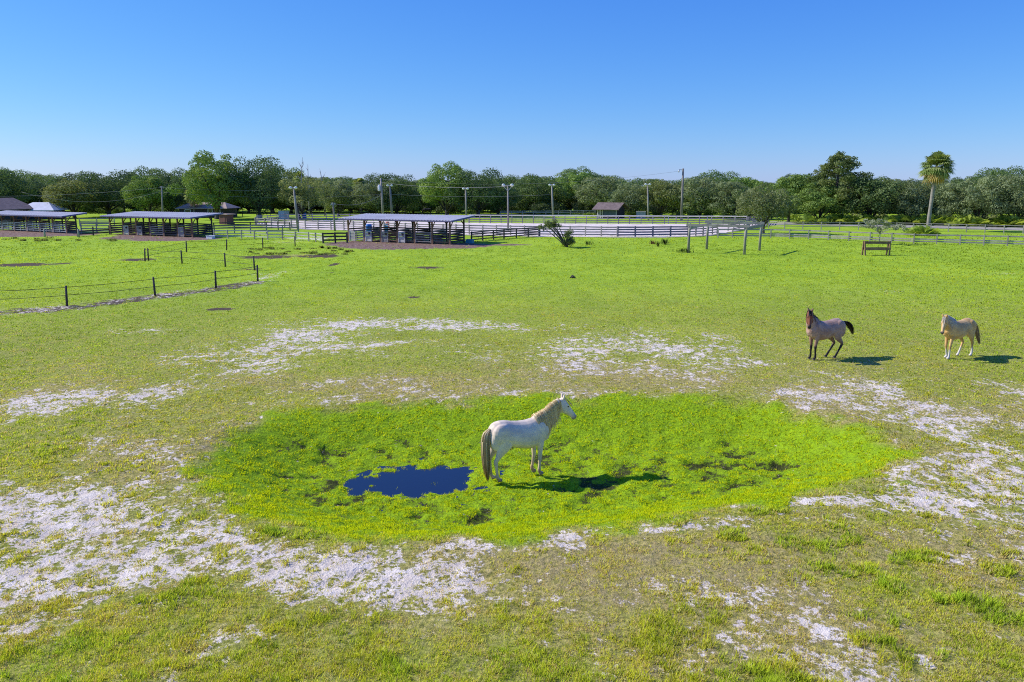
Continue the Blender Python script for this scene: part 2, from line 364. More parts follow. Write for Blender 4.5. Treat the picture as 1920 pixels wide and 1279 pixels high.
def cover(x, y):
    """height and cover masks at ground points"""
    near = (y < 75) & (y > 3) & (np.abs(x) < 60)
    sd = poly_sd(x, y, BOWL)
    n1 = fbm(x, y, .9, 3); n2 = fbm(x, y, 3.1, 9, 3)
    sdn = sd + (n1-.5)*1.9 + (n2-.5)*1.1
    lush = sstep(-.35, .55, sdn)
    z = -.85*sstep(-.5, 2.9, sd)
    z = z + (fbm(x, y, .12, 21)-.5)*.16*sstep(90, 30, y)*(1-lush*.6)
    z = z + (n2-.5)*.05*sstep(60, 30, y) * (.5 + .9*sstep(.6, 2.2, sd))
    rp = np.hypot((x-POND_C[0])/POND_R[0], (y-POND_C[1])/POND_R[1])
    rp = rp + (fbm(x, y, 1.3, 77, 3)-.5)*.7 + (fbm(x, y, 4.5, 78, 2)-.5)*.65
    z = z - .085*sstep(1.3, .5, rp)
    n8 = fbm(x, y, 4.2, 101, 2)
    z = z + (n8-.5)*.05*sstep(45, 25, y)*(1+1.3*lush*sstep(.3, 2.5, sd)*sstep(.55, 1.0, rp))
    s = np.zeros(x.shape); d = np.zeros(x.shape); mud = np.zeros(x.shape); ap = np.zeros(x.shape); wet_shade = np.zeros(x.shape)
    for b in SAND: s = s + blob(x, y, b, .74)
    for b in DRY: d = d + blob(x, y, b)
    for b in MUD: mud = np.maximum(mud, blob(x, y, b))
    for b in APRON: ap = np.maximum(ap, blob(x, y, b))
    for b in WET_SHADE_D: wet_shade = np.maximum(wet_shade, blob(x, y, b))
    n10 = fbm(x, y, 3.3, 151, 2)
    wz = sstep(.04, .45, wet_shade)*lush
    z = z + (n10-.52)*.17*wz*sstep(1.15, 1.6, rp)
    wet_shade = np.clip(wet_shade*.42 + (.5-n10)*2.4*wz, 0, 1.1)  # low spots coloured darker: bare mud plus painted shade of the hoof pocks
    fl = line_d(x, y, [G(*p) for p in WIREFENCE])
    off = sstep(.1, .9, fl) * sstep(3.2, 1.2, fl)
    path = sstep(2.2, .3, line_d(x, y, [(px_, py_-1.1) for px_, py_ in [G(*p) for p in WIREFENCE]]))
    s = s + path*.62*sstep(-9, -27, x); mud = np.maximum(mud, path*.75)
    n3 = fbm(x, y, 1.7, 31, 4); n4 = fbm(x, y, .45, 41, 3)
    s = np.clip(s, 0, 1.25) * (1-.97*lush)
    z = z - np.abs(n8-.5)*.11*sstep(.3, .8, s)*sstep(50, 30, y)
    g0 = sstep(36, 20, y)
    s = s + (.17 + .6*(n4-.5))*g0*(1-lush)
    n7 = fbm(x, y, .8, 87, 3)
    s = 1.06*(1-np.exp(-s*1.0))
    sand = np.clip(s + ((n3-.5)*.75 + (n7-.5)*.75 + (n4-.5)*.4)*sstep(.02, .3, s), 0, .86)*(1-.97*lush)
    g = sstep(60, 25, y)
    dry = np.clip(d*.9 + (n4-.5)*(.5+.5*sstep(50, 25, y)) + .31*sstep(42, 18, y), 0, 1) * (1-lush)
    return z, sand, lush, dry, np.clip(mud + (n3-.5)*.8*(mud > .05), 0, 1), np.clip(ap + (n3-.5)*.5*(ap > .05), 0, 1.2), np.clip(wet_shade*lush, 0, 1), rp
def hgt(x, y):
    return float(cover(np.array([float(x)]), np.array([float(y)]))[0][0])

def grow(a, b, d0, k):
    r = []; x = a; d = d0
    while x < b:
        x += d; d *= k; r.append(x)
    return r
xs = list(np.arange(-22, 22.01, .13)); R_ = grow(xs[-1], 4000, .14, 1.055); xs = [-q for q in reversed(R_)] + xs + R_
ys = list(np.arange(7.5, 36.01, .12)); B_ = grow(-7.5, 300, .2, 1.25); ys = [-q for q in reversed(B_)] + ys + grow(ys[-1], 4500, .13, 1.028)
gx, gy = np.meshgrid(np.array(xs), np.array(ys))
nx, ny = len(xs), len(ys)
Z, SAND_A, LUSH_A, DRY_A, MUD_A, AP_A, WET_SHADE_A, _ = cover(gx.ravel(), gy.ravel())
idx = np.arange(nx*ny).reshape(ny, nx)
fc = np.stack([idx[:-1, :-1], idx[:-1, 1:], idx[1:, 1:], idx[1:, :-1]], -1).reshape(-1, 4)

t = NT('pasture')
pos = t.n('ShaderNodeNewGeometry').outputs['Position']
A = {k: t.attr(k).outputs['Fac'] for k in ('sand', 'lush', 'dry', 'mud', 'apron', 'wet_shade')}
sepn = t.n('ShaderNodeSeparateXYZ'); t.l(pos, sepn.inputs[0])
farf = t.step(sepn.outputs[1], 22.0, 62.0)
nf = t.noise(pos, 9.0, 6, .65); nm = t.noise(pos, 1.6, 5, .6); nb = t.noise(t.scaled(pos, (1, .55, 1)), .16, 5, .6); nvf = t.noise(pos, 38, 4, .7)
def stretch(x, w=.14):
    nd = t.n('ShaderNodeMapRange'); t.l(x, nd.inputs[0]); nd.inputs[1].default_value = .5-w; nd.inputs[2].default_value = .5+w; nd.inputs[3].default_value = -.5; nd.inputs[4].default_value = .5
    return nd.outputs[0]
nS = stretch(t.noise(t.scaled(pos, (1, .75, 1)), 3.6, 7, .68)); nS2 = stretch(t.noise(pos, 13, 5, .7), .15)
tuft = t.noise(t.scaled(pos, (1, .6, 1)), .55, 6, .68)
field = t.mix(t.step(nb, .38, .62), GR['field_a'], GR['field_b'])
field = t.mix(t.math('MULTIPLY', t.step(tuft, .40, .70), .75), field, GR['field_c'])
field = t.mix(t.math('MULTIPLY', t.step(nm, .56, .74), .45), field, GR['field_d'])
olive = t.mix(t.step(nf, .35, .65), GR['olive_a'], GR['olive_b'])
c = t.mix(t.step(t.math('ADD', A['dry'], t.math('MULTIPLY', t.math('SUBTRACT', nm, .5), .9)), .25, .8), field, olive)
lushc = t.mix(t.step(nm, .35, .65), GR['lush_a'], GR['lush_b'])
c = t.mix(A['lush'], c, lushc)
# thatch between the blades close by
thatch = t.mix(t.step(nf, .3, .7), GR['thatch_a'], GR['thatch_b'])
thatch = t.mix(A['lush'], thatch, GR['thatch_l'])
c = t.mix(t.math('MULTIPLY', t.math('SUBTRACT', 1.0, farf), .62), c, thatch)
# dark speckle of blades and pockmarks
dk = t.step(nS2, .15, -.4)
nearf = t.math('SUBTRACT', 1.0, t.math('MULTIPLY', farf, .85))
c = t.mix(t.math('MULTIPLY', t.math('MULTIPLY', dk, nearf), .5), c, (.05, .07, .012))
br = t.step(t.math('ADD', nS, t.math('MULTIPLY', t.math('SUBTRACT', A['dry'], .5), .8)), .05, .45)
c = t.mix(t.math('MULTIPLY', t.math('MULTIPLY', t.math('MULTIPLY', br, nearf), t.math('SUBTRACT', 1.0, A['lush'])), .45), c, (.36, .27, .15))
mudc = t.mix(nf, (.05, .035, .02), (.17, .12, .085))
wm = t.step(t.math('ADD', t.math('MULTIPLY', A['wet_shade'], .62), t.math('ADD', t.math('MULTIPLY', nS, .35), t.math('MULTIPLY', nS2, .5))), .26, .46)
c = t.mix(t.math('MULTIPLY', wm, .92), c, t.mix(t.step(nS2, .1, .45), (.030, .027, .012), (.10, .085, .045)))
mm = t.step(t.math('ADD', A['mud'], t.math('MULTIPLY', t.math('SUBTRACT', nm, .5), 1.4)), .45, .75)
c = t.mix(mm, c, mudc)
apc = t.mix(t.step(t.noise(pos, 2.6, 6, .7), .4, .62), (.15, .085, .06), (.36, .25, .20))
am = t.step(t.math('ADD', A['apron'], t.math('MULTIPLY', t.math('SUBTRACT', nm, .5), .6)), .42, .6)
c = t.mix(am, c, apc)
sv = t.math('ADD', t.math('MULTIPLY', A['sand'], .74), t.math('ADD', t.math('MULTIPLY', nS, .66), t.math('MULTIPLY', nS2, .50)))
sm = t.step(sv, .42, .58)
sandc = t.mix(t.step(nm, .3, .7), GR['sand_a'], GR['sand_b'])
litter = t.step(t.noise(pos, 24, 5, .75), .60, .70)
sandc = t.mix(t.math('MULTIPLY', litter, .45), sandc, (.26, .21, .15))
c = t.mix(sm, c, sandc)
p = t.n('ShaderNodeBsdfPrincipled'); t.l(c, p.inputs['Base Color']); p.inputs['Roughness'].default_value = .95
p.inputs['Specular IOR Level'].default_value = .12
bsum = t.math('ADD', t.math('ADD', t.math('MULTIPLY', nf, 1.0), t.math('MULTIPLY', nvf, .35)), t.math('MULTIPLY', nm, 1.0))
b = t.n('ShaderNodeBump'); b.inputs['Strength'].default_value = .75; b.inputs['Distance'].default_value = .09
t.l(bsum, b.inputs['Height']); t.l(b.outputs[0], p.inputs['Normal'])
t.l(p.outputs[0], t.out.inputs[0])
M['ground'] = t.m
gm_ = np_mesh('ground', np.stack([gx.ravel(), gy.ravel(), Z], -1), fc, M['ground'], True,
              attrs=dict(sand=SAND_A, lush=LUSH_A, dry=DRY_A, mud=MUD_A, apron=AP_A, wet_shade=WET_SHADE_A))
tag(obj('ground', gm_), kind='structure')

# ---------- the puddle ----------
t = NT('puddle_water')
pos = t.n('ShaderNodeNewGeometry').outputs['Position']
p = t.n('ShaderNodeBsdfPrincipled'); p.inputs['Base Color'].default_value = (.010, .017, .045, 1); p.inputs['Roughness'].default_value = .04
p.inputs['IOR'].default_value = 1.33; p.inputs['Specular IOR Level'].default_value = .72
b = t.n('ShaderNodeBump'); b.inputs['Strength'].default_value = .06; b.inputs['Distance'].default_value = .02
t.l(t.noise(pos, 7, 3), b.inputs['Height']); t.l(b.outputs[0], p.inputs['Normal']); t.l(p.outputs[0], t.out.inputs[0])
wv = []
for i in range(48):
    a = 2*math.pi*i/48
    wv.append((POND_C[0]+math.cos(a)*2.6, POND_C[1]+math.sin(a)*1.9, WATER_Z))
wm_ = bpy.data.meshes.new('water'); wm_.from_pydata(wv, [], [list(range(48))]); wm_.materials.append(t.m)
tag(obj('water', wm_), kind='structure')

# ---------- grass blades ----------
rg = np.random.default_rng(7)
def scatter_grass(NT_, NB):
    # density falls with distance, as small detail does
    wide = rg.uniform(0, 1, NT_) < .25      # thinner cover to either side and nearer
    px = np.where(wide, rg.uniform(-750, 2670, NT_), rg.uniform(-120, 2040, NT_))
    py = 440 + (np.where(wide, 1620, 1330)-440) * rg.uniform(0, 1, NT_)**.92
    v = (639.5-py)/F; tt = H0/(SP-v*CP)
    x = (px-960)/F*tt; y = tt*(CP+v*SP)
    z, s, l, d, mud, ap, wet_shade, rp = cover(x, y)
    dist = np.hypot(x, y)
    n5 = fbm(x, y, 2.2, 55, 3); n6 = fbm(x, y, .8, 66, 3)
    f1 = fbm(x, y, 4.0, 91, 3); f2 = fbm(x, y, 9.0, 92, 2)
    se = s*.80 + (f1-.5)*1.5*sstep(.02, .3, s) + (f2-.5)*.5*sstep(.02, .3, s)
    keep = rg.uniform(0, 1, NT_) > np.clip(sstep(.22, .66, se), 0, .90)
    we = wet_shade + (fbm(x, y, 6.0, 95, 2)-.5)*.8*(wet_shade > .05)
    keep &= rg.uniform(0, 1, NT_) > np.clip(np.maximum(np.maximum(mud*.9, ap*1.5), sstep(.22, .6, we)), 0, .93)
    keep &= z > WATER_Z - .02*rg.uniform(0, 1, NT_)
    dryn = np.clip(d + (n5-.5)*.7, 0, 1)
    keep &= rg.uniform(0, 1, NT_) > np.clip(dryn*.5 + (.52-fbm(x, y, 1.5, 160, 3))*2.2*sstep(28, 16, dist), 0, .8)*(dist < 40)*(1-l)
    n9 = fbm(x, y, 4.6, 120, 3)
    keep &= (n9 > .44) | (rg.uniform(0, 1, NT_) < .25+.75*sstep(30, 45, dist))
    keep &= (n9 > .47) | (l < .5) | (rg.uniform(0, 1, NT_) < .38+.45*(wet_shade < .02))
    x, y, z, l, d, s, dist, n5, n6, n9, wet_shade = [q[keep] for q in (x, y, z, l, dryn, s, dist, n5, n6, n9, wet_shade)]
    n = len(x)
    clump = sstep(.535, .62, fbm(x, y, 1.9, 66, 2)) * (1-l) * sstep(28, 13, dist) * (.4+.6*sstep(.4, .6, fbm(x, y, .25, 68, 2)))        # fresh taller clumps in the foreground
    hgt_ = (.042 + .018*rg.uniform(0, 1, n)) * (1 + 1.3*clump) * (1-.25*d)
    hgt_ = np.where(l > .5, .032 + .026*rg.uniform(0, 1, n), hgt_)
    hgt_ = np.maximum(hgt_, dist*.0011) * np.where(dist > 30, .9+.5*(n6-.4), 1)
    rad = np.maximum(.055, dist*.0030)
    wid = np.maximum(.009, dist*.00075) * (1 + .5*clump)
    lu = np.array(GR['b_lush']); fi = np.array(GR['b_field']); ol = np.array(GR['b_olive']); st = np.array(GR['b_straw']); fr = np.array(GR['b_fresh'])
    far = sstep(20, 45, dist)[:, None]
    base = fi*(1-d[:, None]) + ol*d[:, None]
    nL = fbm(x, y*.7, .10, 140, 3); nM = fbm(x, y*.8, .38, 141, 3); base = base*(.78+.44*fbm(x*.8, y*.5, .22, 145, 4))[:, None]*(1+.12*sstep(26, 14, dist))[:, None]
    mo = (sstep(.50, .66, nM)*.55*sstep(60, 32, dist))[:, None]
    base = base*(1-mo) + (ol*.8+fi*.1)*mo
    gd = (sstep(.54, .40, nL)*.7*sstep(24, 34, dist))[:, None]
    base = base*(1-gd) + np.array((.36, .56, .04))*gd
    base = base*(1-.6*clump[:, None]) + fr*.6*clump[:, None]
    base = base*(1-l[:, None]) + lu*l[:, None]
    kf = sstep(60, 25, dist)[:, None]*.6+.4
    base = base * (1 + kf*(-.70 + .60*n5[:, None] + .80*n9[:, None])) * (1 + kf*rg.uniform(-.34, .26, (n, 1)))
    insand = sstep(.25, .6, s)[:, None]*.65
    base = base*(1-insand) + ol*(.8+.3*rg.uniform(0, 1, (n, 1)))*insand
    pick = rg.uniform(0, 1, n) < (.10 + .46*d + .3*insand[:, 0])*(1-l)*(1-clump*.8)*sstep(60, 30, dist)
    base = np.where(pick[:, None], st*(.7+.6*rg.uniform(0, 1, (n, 1))), base)
    ang = rg.uniform(0, 2*np.pi, (n, NB)); rr = rad[:, None]*np.sqrt(rg.uniform(0, 1, (n, NB)))
    a2 = rg.uniform(0, 2*np.pi, (n, NB))
    bx, by = x[:, None]+rr*np.cos(a2), y[:, None]+rr*np.sin(a2)
    bz = np.repeat(z[:, None], NB, 1) - .006
    hh = hgt_[:, None]*rg.uniform(.55, 1.25, (n, NB)); ln = hh*rg.uniform(.25, 1.1, (n, NB)); ww = wid[:, None]*rg.uniform(.6, 1.3, (n, NB))
    ca, sa = np.cos(ang), np.sin(ang)
    V = np.empty((n, NB, 3, 3), np.float32)
    V[..., 0, 0] = bx - sa*ww/2; V[..., 0, 1] = by + ca*ww/2; V[..., 0, 2] = bz
    V[..., 1, 0] = bx + sa*ww/2; V[..., 1, 1] = by - ca*ww/2; V[..., 1, 2] = bz
    V[..., 2, 0] = bx + ca*ln; V[..., 2, 1] = by + sa*ln; V[..., 2, 2] = bz + hh
    k = 1 + rg.uniform(-.25, .25, (n, NB, 1, 1))*(1-.6*sstep(30, 60, dist))[:, None, None, None]
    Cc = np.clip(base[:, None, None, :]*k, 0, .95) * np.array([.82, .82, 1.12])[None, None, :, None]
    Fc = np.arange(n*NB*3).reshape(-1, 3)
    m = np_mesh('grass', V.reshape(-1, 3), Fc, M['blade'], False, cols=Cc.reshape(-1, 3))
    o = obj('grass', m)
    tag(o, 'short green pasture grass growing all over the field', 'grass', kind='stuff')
scatter_grass(N_TUFT, 6)
# ---------- horses ----------
def horse_coat(t_mat_name):
    t = NT(t_mat_name)
    c = t.attr('col').outputs['Color']
    co_ = t.n('ShaderNodeTexCoord').outputs['Object']
    n = t.noise(co_, 14, 6, .7); n2 = t.noise(t.scaled(co_, (1, 1, .35)), 60, 3, .6)
    k = t.math('ADD', t.math('MULTIPLY', n, .30), t.math('ADD', t.math('MULTIPLY', n2, .16), .77))
    hsv = t.n('ShaderNodeHueSaturation'); t.l(c, hsv.inputs['Color']); t.l(k, hsv.inputs['Value'])
    p = t.n('ShaderNodeBsdfPrincipled'); t.l(hsv.outputs[0], p.inputs['Base Color'])
    p.inputs['Roughness'].default_value = .55; p.inputs['Specular IOR Level'].default_value = .22
    p.inputs['Sheen Weight'].default_value = .12
    b = t.n('ShaderNodeBump'); b.inputs['Strength'].default_value = .12; b.inputs['Distance'].default_value = .006
    t.l(n2, b.inputs['Height']); t.l(b.outputs[0], p.inputs['Normal']); t.l(p.outputs[0], t.out.inputs[0])
    return t.m
M['coat'] = horse_coat('horse_coat')
M['eye'] = surf('horse_eye', (.008, .006, .005), (.02, .014, .01), 5, .12, bump=0, spec=.6)

def catmull(pts, n):
    P = [np.array(p, float) for p in pts]; P = [2*P[0]-P[1]] + P + [2*P[-1]-P[-2]]
    out = []
    for i in range(1, len(P)-2):
        for k in range(n):
            u = k/n
            out.append(.5*((2*P[i]) + (P[i+1]-P[i-1])*u + (2*P[i-1]-5*P[i]+4*P[i+1]-P[i+2])*u*u + (3*P[i]-P[i-1]-3*P[i+1]+P[i+2])*u**3))
    out.append(P[-2])
    return out

def make_horse(label, cat_group, loc, yaw, sc, neck, head_yaw, head_pitch, legs, paint, mane_cols, mane_side, mane_len, tail_path, tail_cols, tail_w, seed, voxel=.014, n_mane=420, n_tail=380, vr=.24):
    rnd = random.Random(seed)
    root = empty('horse', label, 'horse', loc, yaw, cat_group); root.scale = (sc, sc, sc)
    mb = MB()
    Yv, Zv = Vector((0, 1, 0)), Vector((0, 0, 1))
    torso = [(-.825, 1.13, .07, .10), (-.79, 1.12, .14, .19), (-.72, 1.135, .205, .265), (-.58, 1.165, .262, .305), (-.42, 1.155, .275, .31), (-.25, 1.11, .268, .318), (-.08, 1.075, .275, .332),
             (.10, 1.058, .284, .345), (.26, 1.066, .270, .364), (.40, 1.105, .235, .375), (.52, 1.125, .212, .34), (.63, 1.135, .19, .27), (.71, 1.13, .145, .195), (.76, 1.12, .08, .11)]
    mb.rings([((x, 0, z), Yv*a, Zv*b, .16) for x, z, a, b in torso])
    # neck: smooth path with matching depth and width
    npath = catmull(neck, 6); N = len(npath)
    frames = []
    for i, q in enumerate(npath):
        d = Vector(npath[min(i+1, N-1)]) - Vector(npath[max(i-1, 0)]); d.normalize()
        s_ = Zv.cross(d)
        s_ = s_.normalized() if s_.length > .05 else Yv
        if s_.y < 0: s_ = -s_
        u_ = d.cross(s_).normalized()
        if u_.z < 0 and abs(d.z) < .9: u_ = -u_
        f = i/(N-1)
        hh = .30*(1-f)**1.25 + .125*(1-(1-f)**1.25) + .02*math.sin(math.pi*f); ww = .165*(1-f)**1.1 + .078*(1-(1-f)**1.1)
        frames.append((Vector(q), s_, u_, ww, hh))
    mb.rings([(c, s_*a, u_*b, .18) for c, s_, u_, a, b in frames])
    # head
    poll = Vector(neck[-1])
    hd = Vector((math.cos(head_pitch)*math.cos(head_yaw), math.cos(head_pitch)*math.sin(head_yaw), -math.sin(head_pitch)))
    hs_ = Zv.cross(Vector((hd.x, hd.y, 0))).normalized(); hu = hd.cross(hs_).normalized()
    if hu.dot(Vector((hd.x, hd.y, 0)).normalized()*.8+Zv*.6) < 0: hu = -hu
    HL = .60
    hr = [(-.10, -.01, .06, .075), (-.03, -.015, .084, .115), (.08, -.03, .10, .145), (.2, -.045, .105, .155), (.32, -.05, .098, .142), (.45, -.04, .082, .118), (.6, -.03, .066, .094), (.74, -.025, .058, .077), (.86, -.027, .060, .073), (.95, -.03, .055, .064), (1.0, -.035, .034, .040)]
    hc = lambda f, o=0.0: poll + hd*(f*HL) + hu*o
    mb.rings([(hc(f, o), hs_*a, hu*b, .10) for f, o, a, b in hr])
    for s in (-1, 1):
        mb.ellipsoid(hc(.20, -.075)+hs_*(.058*s), (.085, .038, .085), Matrix((hd, hs_, hu)).transposed())          # cheek
        mb.ellipsoid(hc(.30, .052)+hs_*(.072*s), (.055, .026, .030), Matrix((hd, hs_, hu)).transposed())            # brow
        mb.ellipsoid(hc(.91, .012)+hs_*(.040*s), (.035, .024, .026), Matrix((hd, hs_, hu)).transposed())            # nostril wing
        e0 = hc(-.03, .085)+hs_*(.055*s); e1 = e0 + (hu*.70 - hd*.66 + hs_*(.22*s)).normalized()*.125
        ed = (e1-e0).normalized(); ea = hs_ ; eb = ed.cross(ea).normalized()
        mb.rings([(e0+(e1-e0)*f, ea*r1, eb*r2) for f, r1, r2 in ((-.15, .030, .026), (.25, .040, .028), (.55, .036, .024), (.85, .018, .016), (1.0, .007, .007))])
    mb.ellipsoid(hc(.90, -.085), (.045, .034, .022), Matrix((hd, hs_, hu)).transposed())                            # chin
    # muscle masses
    for s in (-1, 1):
        mb.ellipsoid((.46, .125*s, 1.10), (.17, .11, .28)); mb.ellipsoid((.58, .085*s, 1.02), (.13, .10, .17))
        mb.ellipsoid((-.55, .15*s, 1.15), (.25, .135, .27)); mb.ellipsoid((-.69, .12*s, 1.03), (.14, .105, .24)); mb.ellipsoid((-.43, .17*s, .93), (.13, .085, .15))
    # legs: each a list of joints (x, y, z, fore-aft radius, side radius)
    for lg in legs:
        rings = []; J = [np.array(j, float) for j in lg]
        Pp = catmull(J, 4); n_ = len(Pp)
        for i, q in enumerate(Pp):
            d = Vector(Pp[min(i+1, n_-1)][:3]) - Vector(Pp[max(i-1, 0)][:3]); d.normalize()
            fw = (Vector((1, 0, 0)) - d*d.x).normalized(); sd_ = d.cross(fw).normalized()
            rings.append((Vector(q[:3]), fw*q[3], sd_*q[4]))
        mb.rings(rings)
        # hoof
        e = lg[-1]; mb.rings([((e[0]+.012, e[1], z), Vector((1, 0, 0))*r, Yv*r*.92) for z, r in ((e[2]+.07, .044), (e[2]+.03, .056), (e[2], .064))])
    bm_ = mb.mesh('tmp'); to = bpy.data.objects.new('tmp', bm_); col.objects.link(to)
    m1 = to.modifiers.new('r', 'REMESH'); m1.mode = 'VOXEL'; m1.voxel_size = voxel
    m2 = to.modifiers.new('s', 'SMOOTH'); m2.factor = .5; m2.iterations = 7 if voxel < .02 else 2
    dg = bpy.context.evaluated_depsgraph_get(); ev = to.evaluated_get(dg)
    me = bpy.data.meshes.new_from_object(ev); bpy.data.objects.remove(to)
    me.name = 'body'
    nV = len(me.vertices); Vv = np.empty(nV*3, np.float32); me.vertices.foreach_get('co', Vv); Vv = Vv.reshape(-1, 3).astype(float)
    rel = Vv - np.array(poll); hf = rel @ np.array(hd) / HL; hside = rel @ np.array(hs_); hup = rel @ np.array(hu)
    inhead = (np.abs(hside) < .14) & (np.abs(hup) < .26) & (hf > -.38) & (Vv[:, 2] > .95 if neck[-1][2] > 1.2 else np.ones(nV, bool)) & (Vv[:, 0] > .7)
    cols = paint(Vv, np.where(inhead, hf, -1), hside, hup, fbm(Vv[:, 0]*1.0+Vv[:, 1]*.7, Vv[:, 2]+Vv[:, 1], 6, seed))
    a = me.attributes.new('col', 'FLOAT_COLOR', 'POINT'); c4 = np.ones((nV, 4), np.float32); c4[:, :3] = cols
    a.data.foreach_set('color', c4.ravel())
    me.polygons.foreach_set('use_smooth', np.ones(len(me.polygons), dtype=bool))
    me.materials.clear(); me.materials.append(M['coat'])
    body = obj('body', me, root)
    for s in (-1, 1):
        eb = MB(); eb.ellipsoid(hc(.33, .035)+hs_*(.083*s), (.024, .016, .020), Matrix((hd, hs_, hu)).transposed(), 12, 8)
        eb.build('eye', M['eye'], root, True)
    # hair as tapered strips
    def strands(name, gen, n):
        V = []; Fc = []; Cc = []
        for k in range(n):
            pts, w0, c0, c1 = gen(k)
            b0 = len(V); L = len(pts)
            for i, p_ in enumerate(pts):
                f = i/(L-1); d = Vector(pts[min(i+1, L-1)])-Vector(pts[max(i-1, 0)])
                sd_ = Vector((rnd.uniform(-1, 1), rnd.uniform(-1, 1), .1)) if i == 0 else sd0
                if i == 0: sd0 = sd_
                w_ = (sd0 - d.normalized()*sd0.dot(d.normalized())).normalized() * (w0*(1-f**2.2*.92))
                V += [tuple(Vector(p_)-w_), tuple(Vector(p_)+w_)]
                cc = [c0[j]*(1-f)+c1[j]*f for j in range(3)]; Cc += [cc, cc]
            for i in range(L-1): Fc.append([b0+2*i, b0+2*i+1, b0+2*i+3, b0+2*i+2])
        m = np_mesh(name, V, Fc, M['hair'], True, cols=np.array(Cc))
        return obj(name, m, root)
    def vary(c, r=vr):
        k = 1+rnd.uniform(-r, r); return tuple(min(1, x*k) for x in c)
    def mane_gen(k):
        f = rnd.random()**.9*.97+.02
        if f > .93: f = 1.0
        i = f*(N-1)*.98 if f < 1 else N-1
        i0 = min(int(i), N-2); u = i-i0
        A_, B_ = frames[i0], frames[i0+1]
        c = A_[0]*(1-u)+B_[0]*u; s_ = A_[1]; u_ = A_[2]; ww = A_[3]*(1-u)+B_[3]*u; hh = A_[4]*(1-u)+B_[4]*u
        side = mane_side if rnd.random() < .93 else -mane_side
        ln = mane_len*rnd.uniform(.6, 1.08)*(.55+.75*math.sin(math.pi*min(1, .12+f*.8)))
        pts = []; run = 0; back = rnd.uniform(-.06, .05)
        th = rnd.uniform(-.1, .15); prev = None
        tan = (frames[i0+1][0]-frames[i0][0]).normalized()
        while run < ln and len(pts) < 14:
            if th < 1.35:
                p_ = c + u_*(hh*math.cos(th)*1.05+.012) + s_*(side*ww*math.sin(th)*1.10 + side*.012) - tan*(run*.25)
                th += .28
            else:
                p_ = prev + Vector((back*.25, side*.004, -.05))
            if prev is not None: run += (p_-prev).length
            pts.append(p_); prev = p_
        if len(pts) < 3: pts.append(prev+Vector((0, 0, -.04)))
        a_, b_ = mane_cols
        return pts, rnd.uniform(.0045, .0085), vary(a_), vary(b_)
    strands('mane', mane_gen, n_mane)
    def fore_gen(k):
        p_ = hc(-.04, .10) + hs_*rnd.uniform(-.04, .04); pts = [p_]
        L_ = rnd.uniform(.12, .26)*min(1.2, mane_len/.3)
        sx = rnd.uniform(-.05, .05)
        for q in range(1, 6):
            f = q/5*L_/HL
            pts.append(hc(f, .118+.022*math.sin(q*.6)) + hs_*(sx*q/5 + (p_-hc(-.04, .10)).dot(hs_)))
        return pts, rnd.uniform(.006, .011), vary(mane_cols[0]), vary(mane_cols[1])
    strands('forelock', fore_gen, max(10, n_mane//8))
    tp = catmull(tail_path, 5)
    def tail_gen(k):
        jx, jy = rnd.gauss(0, 1), rnd.gauss(0, 1); st = rnd.random()*.45; en = rnd.uniform(.72, 1.0)
        pts = []; L = len(tp)
        for i in range(9):
            f = st*.9*(0 if k % 3 else 1) + (en-st*.9*(0 if k % 3 else 1))*i/8
            x = f*(L-1); i0 = min(int(x), L-2); u = x-i0
            q = tp[i0]*(1-u)+tp[i0+1]*u
            sp = tail_w*(.28+.9*math.sin(math.pi*min(.93, f*.85+.1)))
            pts.append(Vector(q)+Vector((jx*sp*.55, jy*sp*.5, 0)))
        return pts, rnd.uniform(.005, .010), vary(tail_cols[0] if not (k % 3 and k % 5) else tail_cols[0]), vary(tail_cols[1])
    strands('tail', tail_gen, n_tail)
    return root

def fleg(s, x=.44, y=.115, kx=0.0, fx=0.0, fz=0.0, hx=0.0, kz=0.0):
    """front leg: elbow, forearm, knee, cannon, fetlock, pastern"""
    return [(x-.03, s*(y+.035), 1.0, .12, .075), (x-.01, s*(y+.03), .86, .098, .072), (x+kx*.5, s*(y+.015), .68, .066, .056), (x+kx, s*y, .50+kz, .052, .046), (x+kx*.9+fx*.1, s*y, .455+kz, .046, .042),
            (x+kx*.5+fx*.5, s*y, .30+kz*.5+fz*.5, .036, .031), (x+fx, s*y, .145+fz, .043, .037), (x+fx+hx*.6+.03, s*y, .075+fz, .038, .035), (x+fx+hx+.045, s*y, .035+fz, .046, .044)]
def hleg(s, x=-.60, y=.12, stx=0.0, hox=0.0, fx=0.0, fz=0.0, hz=0.0):
    return [(x+.10, s*(y+.045), 1.02, .21, .10), (x+.08+stx, s*(y+.045), .86, .165, .085), (x+.00+stx*.8, s*(y+.025), .72, .105, .064), (x-.07+hox*.8, s*(y+.01), .585+hz, .062, .046), (x-.105+hox, s*y, .515+hz, .056, .042),
            (x-.10+hox*.8+fx*.2, s*y, .43+hz, .045, .037), (x-.09+hox*.4+fx*.6, s*y, .28+hz*.4+fz*.5, .037, .032), (x-.085+fx, s*y, .145+fz, .044, .038), (x-.05+fx, s*y, .075+fz, .039, .036), (x-.03+fx, s*y, .035+fz, .047, .045)]

